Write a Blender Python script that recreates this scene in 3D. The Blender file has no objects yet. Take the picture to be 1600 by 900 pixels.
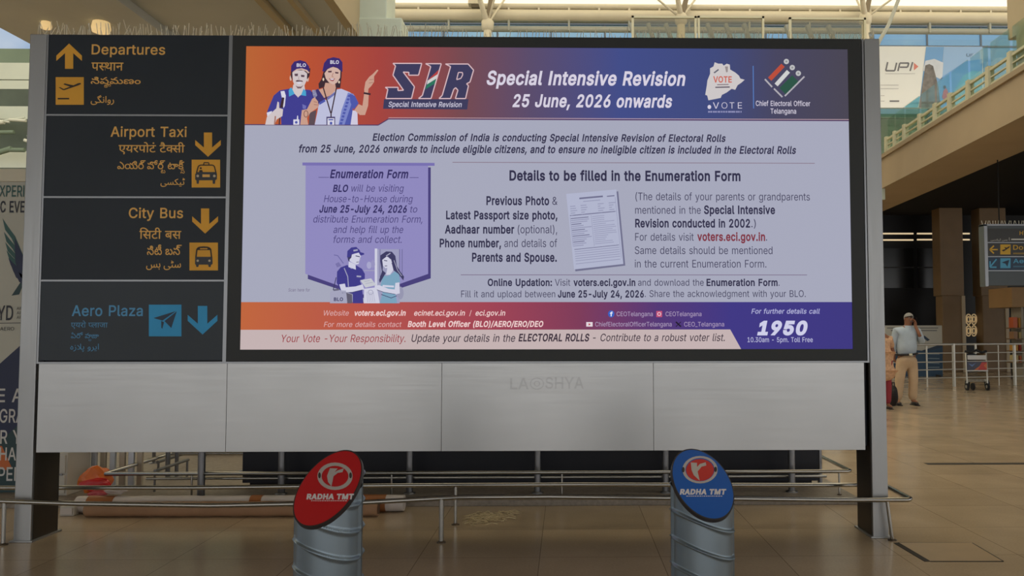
import bpy, bmesh, math, random
import numpy as np
from mathutils import Vector, Matrix
from mathutils.geometry import tessellate_polygon, delaunay_2d_cdt
random.seed(7)
S = bpy.context.scene
COL = S.collection
# ------------------------------------------------------------------ camera
FX, PX, PY, CH = 1300.0, 907.0, 450.0, 1.42
YAW, PITCH, ROLL = 0.0175, 0.0511, -0.0007
cam = bpy.data.cameras.new('camera'); camo = bpy.data.objects.new('camera', cam); COL.objects.link(camo)
cam.sensor_width = 36.0; cam.lens = 36.0*FX/1600.0
cam.shift_x = (800.0-PX)/1600.0; cam.clip_start = 0.05; cam.clip_end = 500
FW = Vector((math.sin(YAW)*math.cos(PITCH), math.cos(YAW)*math.cos(PITCH), math.sin(PITCH)))
_r = Vector((math.cos(YAW), -math.sin(YAW), 0)); _u = _r.cross(FW)
RT = _r*math.cos(ROLL)+_u*math.sin(ROLL); UP = -_r*math.sin(ROLL)+_u*math.cos(ROLL)
EYE = Vector((0, 0, CH))
camo.matrix_world = Matrix(((RT.x, UP.x, -FW.x, 0), (RT.y, UP.y, -FW.y, 0), (RT.z, UP.z, -FW.z, CH), (0, 0, 0, 1)))
S.camera = camo
# ------------------------------------------------------------------ exposure
S.view_settings.view_transform = 'Standard'; S.view_settings.look = 'None'
S.view_settings.exposure = 0.0; S.view_settings.gamma = 1.0; S.view_settings.use_curve_mapping = False
# ------------------------------------------------------------------ world sky
W = bpy.data.worlds.new('sky'); S.world = W; W.use_nodes = True
wn = W.node_tree.nodes; wl = W.node_tree.links; wn.clear()
_tc = wn.new('ShaderNodeTexCoord'); _sep = wn.new('ShaderNodeSeparateXYZ'); wl.new(_tc.outputs['Generated'], _sep.inputs[0])
_rmp = wn.new('ShaderNodeValToRGB'); wl.new(_sep.outputs['Z'], _rmp.inputs[0])
_rmp.color_ramp.elements[0].position = 0.0; _rmp.color_ramp.elements[0].color = (0.62, 0.66, 0.68, 1)
_rmp.color_ramp.elements[1].position = 0.45; _rmp.color_ramp.elements[1].color = (0.22, 0.43, 0.76, 1)
_ns = wn.new('ShaderNodeTexNoise'); _ns.inputs['Scale'].default_value = 5.0; _ns.inputs['Detail'].default_value = 6
wl.new(_tc.outputs['Generated'], _ns.inputs['Vector'])
_cr = wn.new('ShaderNodeValToRGB'); wl.new(_ns.outputs['Fac'], _cr.inputs[0])
_cr.color_ramp.elements[0].position = 0.46; _cr.color_ramp.elements[0].color = (0, 0, 0, 1)
_cr.color_ramp.elements[1].position = 0.66; _cr.color_ramp.elements[1].color = (1, 1, 1, 1)
_mx = wn.new('ShaderNodeMixRGB'); wl.new(_cr.outputs[0], _mx.inputs[0]); wl.new(_rmp.outputs[0], _mx.inputs[1]); _mx.inputs[2].default_value = (0.85, 0.88, 0.9, 1)
_bg = wn.new('ShaderNodeBackground'); wl.new(_mx.outputs[0], _bg.inputs[0])
# brighter hazy sky on the open side of the forecourt (towards -Y)
_mr = wn.new('ShaderNodeMapRange'); _mr.interpolation_type = 'SMOOTHSTEP'; _dt = wn.new('ShaderNodeVectorMath'); _dt.operation = 'DOT_PRODUCT'; wl.new(_tc.outputs['Generated'], _dt.inputs[0]); _dt.inputs[1].default_value = (-0.5, 0.87, 0)
wl.new(_dt.outputs['Value'], _mr.inputs['Value'])
_mr.inputs['From Min'].default_value = 0.1; _mr.inputs['From Max'].default_value = -0.8; _mr.inputs['To Min'].default_value = 0.85; _mr.inputs['To Max'].default_value = 2.1
_hz = wn.new('ShaderNodeMixRGB'); _mh = wn.new('ShaderNodeMapRange'); wl.new(_dt.outputs['Value'], _mh.inputs['Value'])
_mh.inputs['From Min'].default_value = 0.1; _mh.inputs['From Max'].default_value = -0.4; wl.new(_mh.outputs[0], _hz.inputs[0])
wl.new(_mx.outputs[0], _hz.inputs[1]); _hz.inputs[2].default_value = (0.70, 0.70, 0.70, 1); wl.new(_hz.outputs[0], _bg.inputs[0])
wl.new(_mr.outputs[0], _bg.inputs[1])
_wo = wn.new('ShaderNodeOutputWorld'); wl.new(_bg.outputs[0], _wo.inputs[0])
# ------------------------------------------------------------------ sun
SUN_STRENGTH = 6.6
sl = bpy.data.lights.new('sun', 'SUN'); sl.energy = SUN_STRENGTH; sl.angle = 0.02; sl.color = (1.0, 0.985, 0.97)
so = bpy.data.objects.new('sun', sl); COL.objects.link(so); so.location = (0, 40, 60); so.rotation_euler = (math.radians(-22), math.radians(-8), 0)

# ------------------------------------------------------------------ helpers
def ray(u, v): return (FW + RT*((u-PX)/FX) + UP*((PY-v)/FX))
def onY(u, v, Y):
    r = ray(u, v); return EYE + r*(Y/r.y)
def onX(u, v, X):
    r = ray(u, v); return EYE + r*(X/r.x)
def onZ(u, v, Z=0.0):
    r = ray(u, v); return EYE + r*((Z-CH)/r.z)
def onP(u, v, p, n):
    r = ray(u, v); return EYE + r*((p-EYE).dot(n)/r.dot(n))
def lin(c):
    return tuple(((x/255.0)/12.92 if x/255.0 <= 0.04045 else ((x/255.0+0.055)/1.055)**2.4) for x in c)
MATS = {}
def mat(name, c, rough=0.5, metal=0.0, spec=0.5, var=0.0, scale=6.0, bump=0.0, alpha=None):
    if name in MATS: return MATS[name]
    m = bpy.data.materials.new(name); m.use_nodes = True; MATS[name] = m
    N = m.node_tree.nodes; L = m.node_tree.links; b = N['Principled BSDF']
    col = lin(c)+(1,)
    b.inputs['Base Color'].default_value = col; b.inputs['Roughness'].default_value = rough
    b.inputs['Metallic'].default_value = metal; b.inputs['Specular IOR Level'].default_value = spec
    m.diffuse_color = col
    if var or bump:
        t = N.new('ShaderNodeTexCoord'); n = N.new('ShaderNodeTexNoise'); n.inputs['Scale'].default_value = scale; n.inputs['Detail'].default_value = 5
        L.new(t.outputs['Object'], n.inputs['Vector'])
        if var:
            h = N.new('ShaderNodeHueSaturation'); h.inputs['Color'].default_value = col
            mr = N.new('ShaderNodeMapRange'); mr.inputs['From Min'].default_value = 0.25; mr.inputs['From Max'].default_value = 0.75
            mr.inputs['To Min'].default_value = 1-var; mr.inputs['To Max'].default_value = 1+var
            L.new(n.outputs['Fac'], mr.inputs['Value']); L.new(mr.outputs[0], h.inputs['Value']); L.new(h.outputs[0], b.inputs['Base Color'])
        if bump:
            bp = N.new('ShaderNodeBump'); bp.inputs['Strength'].default_value = bump; L.new(n.outputs['Fac'], bp.inputs['Height']); L.new(bp.outputs[0], b.inputs['Normal'])
    return m
def brushed(name, c, rough=0.4, metal=0.85, stretch=(1, 1, 60)):
    if name in MATS: return MATS[name]
    m = mat(name, c, rough, metal)
    N = m.node_tree.nodes; L = m.node_tree.links; b = N['Principled BSDF']
    t = N.new('ShaderNodeTexCoord'); mp = N.new('ShaderNodeMapping'); mp.inputs['Scale'].default_value = stretch
    n = N.new('ShaderNodeTexNoise'); n.inputs['Scale'].default_value = 2.2; n.inputs['Detail'].default_value = 6
    L.new(t.outputs['Object'], mp.inputs[0]); L.new(mp.outputs[0], n.inputs['Vector'])
    mr = N.new('ShaderNodeMapRange'); mr.inputs['To Min'].default_value = rough-0.09; mr.inputs['To Max'].default_value = rough+0.09
    L.new(n.outputs['Fac'], mr.inputs['Value']); L.new(mr.outputs[0], b.inputs['Roughness'])
    n2 = N.new('ShaderNodeTexNoise'); n2.inputs['Scale'].default_value = 1.3; L.new(t.outputs['Object'], n2.inputs['Vector'])
    h = N.new('ShaderNodeHueSaturation'); h.inputs['Color'].default_value = lin(c)+(1,)
    m2 = N.new('ShaderNodeMapRange'); m2.inputs['To Min'].default_value = 0.84; m2.inputs['To Max'].default_value = 1.14
    L.new(n2.outputs['Fac'], m2.inputs['Value']); L.new(m2.outputs[0], h.inputs['Value']); L.new(h.outputs[0], b.inputs['Base Color'])
    return m
def lit(c, gain=1.0, sample=False):
    name = 'lit_%d_%d_%d_%d' % (c[0], c[1], c[2], int(gain*100))
    if name in MATS: return MATS[name]
    m = mat(name, (4, 4, 5), 0.5, 0.0, 0.06)
    b = m.node_tree.nodes['Principled BSDF']
    b.inputs['Emission Color'].default_value = lin(c)+(1,); b.inputs['Emission Strength'].default_value = gain
    if not sample: m.cycles.emission_sampling = 'NONE'
    return m
def litramp(name, x0, x1, stops, sample=False):
    m = mat(name, (4, 4, 5), 0.5, 0.0, 0.06)
    N = m.node_tree.nodes; L = m.node_tree.links; b = N['Principled BSDF']
    g = N.new('ShaderNodeNewGeometry'); s = N.new('ShaderNodeSeparateXYZ'); L.new(g.outputs['Position'], s.inputs[0])
    mr = N.new('ShaderNodeMapRange'); mr.inputs['From Min'].default_value = x0; mr.inputs['From Max'].default_value = x1
    L.new(s.outputs['X'], mr.inputs['Value'])
    r = N.new('ShaderNodeValToRGB'); L.new(mr.outputs[0], r.inputs[0])
    el = r.color_ramp.elements
    while len(el) < len(stops): el.new(0.5)
    for e, (p, c) in zip(el, stops): e.position = p; e.color = lin(c)+(1,)
    L.new(r.outputs[0], b.inputs['Emission Color']); b.inputs['Emission Strength'].default_value = 1.0
    if not sample: m.cycles.emission_sampling = 'NONE'
    return m
def glass(name, tint, fac=0.25, rough=0.03):
    if name in MATS: return MATS[name]
    m = bpy.data.materials.new(name); m.use_nodes = True; MATS[name] = m
    N = m.node_tree.nodes; L = m.node_tree.links; N.clear()
    t = N.new('ShaderNodeBsdfTransparent'); t.inputs[0].default_value = lin(tint)+(1,)
    g = N.new('ShaderNodeBsdfGlossy'); g.inputs['Roughness'].default_value = rough; g.inputs[0].default_value = (0.9, 0.95, 0.95, 1)
    f = N.new('ShaderNodeFresnel'); f.inputs[0].default_value = 1.5
    a = N.new('ShaderNodeMath'); a.operation = 'MULTIPLY_ADD'; a.inputs[1].default_value = 0.35; a.inputs[2].default_value = fac*0.15; a.use_clamp = True; L.new(f.outputs[0], a.inputs[0])
    x = N.new('ShaderNodeMixShader'); L.new(a.outputs[0], x.inputs[0]); L.new(t.outputs[0], x.inputs[1]); L.new(g.outputs[0], x.inputs[2])
    o = N.new('ShaderNodeOutputMaterial'); L.new(x.outputs[0], o.inputs[0])
    return m

class MB:
    def __init__(s): s.v = []; s.f = []; s.mi = []; s.mats = []; s.sm = []
    def mid(s, m):
        if m not in s.mats: s.mats.append(m)
        return s.mats.index(m)
    def add(s, vs, fs, m, smooth=False):
        o = len(s.v); s.v += [Vector(p) for p in vs]; k = s.mid(m)
        for f in fs: s.f.append([i+o for i in f]); s.mi.append(k); s.sm.append(smooth)
    def box(s, x0, x1, y0, y1, z0, z1, m, bev=0.0):
        if bev > 0:
            bm = bmesh.new(); bmesh.ops.create_cube(bm, size=1.0)
            for q in bm.verts: q.co = Vector(((x0+x1)/2+q.co.x*(x1-x0), (y0+y1)/2+q.co.y*(y1-y0), (z0+z1)/2+q.co.z*(z1-z0)))
            bmesh.ops.bevel(bm, geom=bm.edges[:], offset=bev, segments=2, affect='EDGES', profile=0.6)
            s.bm(bm, m); return
        P = [(x0,y0,z0),(x1,y0,z0),(x1,y1,z0),(x0,y1,z0),(x0,y0,z1),(x1,y0,z1),(x1,y1,z1),(x0,y1,z1)]
        s.add(P, [(0,3,2,1),(4,5,6,7),(0,1,5,4),(1,2,6,5),(2,3,7,6),(3,0,4,7)], m)
    def obox(s, c, ax, ay, az, m):      # oriented box: centre and three half-axis vectors
        c = Vector(c); ax = Vector(ax); ay = Vector(ay); az = Vector(az)
        P = [c+ax*i+ay*j+az*k for k in (-1,1) for (i,j) in ((-1,-1),(1,-1),(1,1),(-1,1))]
        s.add(P, [(0,3,2,1),(4,5,6,7),(0,1,5,4),(1,2,6,5),(2,3,7,6),(3,0,4,7)], m)
    def bar(s, a, b, w, h, m, up=(0,0,1)):
        a = Vector(a); b = Vector(b); d = b-a; u = Vector(up)
        sd = d.cross(u).normalized(); u = sd.cross(d).normalized()
        s.obox((a+b)/2, d/2, sd*(w/2), u*(h/2), m)
    def bm(s, bm, m, smooth=False):
        bm.verts.index_update()
        s.add([v.co.copy() for v in bm.verts], [[v.index for v in f.verts] for f in bm.faces], m, smooth); bm.free()
    def tube(s, pts, r, m, n=10, caps=True, closed=False):
        pts = [Vector(p) for p in pts]; K = len(pts); vs = []; fs = []
        rr = r if isinstance(r, (list, tuple)) else [r]*K
        prev = None
        for i, p in enumerate(pts):
            if closed: t = (pts[(i+1) % K]-pts[i-1])
            else: t = (pts[min(i+1, K-1)]-pts[max(i-1, 0)])
            t = t.normalized()
            if prev is None:
                a = Vector((0,0,1)) if abs(t.z) < 0.9 else Vector((1,0,0)); e = t.cross(a).normalized()
            else: e = (prev-t*prev.dot(t)).normalized()
            prev = e; g = t.cross(e)
            for k in range(n):
                th = 2*math.pi*k/n; vs.append(p+(e*math.cos(th)+g*math.sin(th))*rr[i])
        for i in range(K if closed else K-1):
            j = (i+1) % K
            for k in range(n): fs.append((i*n+k, i*n+(k+1) % n, j*n+(k+1) % n, j*n+k))
        s.add(vs, fs, m, True)
        if caps and not closed:
            s.add(vs[:n], [tuple(range(n))[::-1]], m); s.add(vs[-n:], [tuple(range(n))], m)
    def lathe(s, c, prof, m, n=20):
        c = Vector(c); vs = []; fs = []
        for (r, z) in prof:
            for k in range(n): vs.append(c+Vector((r*math.cos(2*math.pi*k/n), r*math.sin(2*math.pi*k/n), z)))
        for i in range(len(prof)-1):
            for k in range(n): fs.append((i*n+k, i*n+(k+1) % n, (i+1)*n+(k+1) % n, (i+1)*n+k))
        s.add(vs, fs, m, True)
    def poly(s, pts, m, f):             # flat polygon; f maps a drawing point to the plane it is printed on
        P = [Vector((p[0], p[1], 0)) for p in pts]
        s.add([f(*p) for p in pts], [tuple(t) for t in tessellate_polygon([P])], m)
    def ring(s, cx, cy, a, b, a2, b2, m, f, n=28):
        vs = []; fs = []
        for k in range(n):
            t = 2*math.pi*k/n; vs += [f(cx+a*math.cos(t), cy+b*math.sin(t)), f(cx+a2*math.cos(t), cy+b2*math.sin(t))]
        for k in range(n):
            j = (k+1) % n; fs.append((2*k, 2*k+1, 2*j+1, 2*j))
        s.add(vs, fs, m)
    def ell(s, cx, cy, a, b, m, f, n=20):
        s.poly([(cx+a*math.cos(2*math.pi*k/n), cy+b*math.sin(2*math.pi*k/n)) for k in range(n)], m, f)
    def line(s, pts, w, m, f):
        for (a, b) in zip(pts[:-1], pts[1:]):
            dx, dy = b[0]-a[0], b[1]-a[1]; l = math.hypot(dx, dy) or 1; nx, ny = -dy/l*w/2, dx/l*w/2
            s.add([f(a[0]+nx, a[1]+ny), f(b[0]+nx, b[1]+ny), f(b[0]-nx, b[1]-ny), f(a[0]-nx, a[1]-ny)], [(0,1,2,3)], m)
    def build(s, name, parent=None, origin=None, bevel=0.0):
        if parent is not None: o0 = ORG[parent.name]
        else: o0 = Vector(origin) if origin is not None else Vector((0,0,0))
        me = bpy.data.meshes.new(name); me.from_pydata([tuple(p-o0) for p in s.v], [], s.f)
        for m in s.mats: me.materials.append(m)
        me.polygons.foreach_set('material_index', s.mi); me.polygons.foreach_set('use_smooth', s.sm); me.update()
        o = bpy.data.objects.new(name, me); COL.objects.link(o)
        if parent is not None: o.parent = parent
        else: o.location = o0
        ORG[o.name] = o0
        if bevel:
            md = o.modifiers.new('edge', 'BEVEL'); md.width = bevel; md.segments = 2; md.limit_method = 'ANGLE'
        return o
ORG = {}
def tag(o, label=None, cat=None, group=None, kind=None):
    if label: o['label'] = label
    if cat: o['category'] = cat
    if group: o['group'] = group
    if kind: o['kind'] = kind
    return o
def thing(name, loc, label, cat, group=None):
    o = bpy.data.objects.new(name, None); COL.objects.link(o); o.location = Vector(loc); o.empty_display_size = 0.1
    ORG[o.name] = Vector(loc); return tag(o, label, cat, group)
def struct(o): o['kind'] = 'structure'; return o
def dup(root, loc, label=None, group=None):
    r = root.copy(); COL.objects.link(r); r.location = Vector(loc); ORG[r.name] = Vector(loc)
    if label: r['label'] = label
    if group: r['group'] = group
    for ch in list(root.children):
        c = ch.copy(); COL.objects.link(c); c.parent = r
        for g in ch.children:
            d = g.copy(); COL.objects.link(d); d.parent = c
    return r
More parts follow.
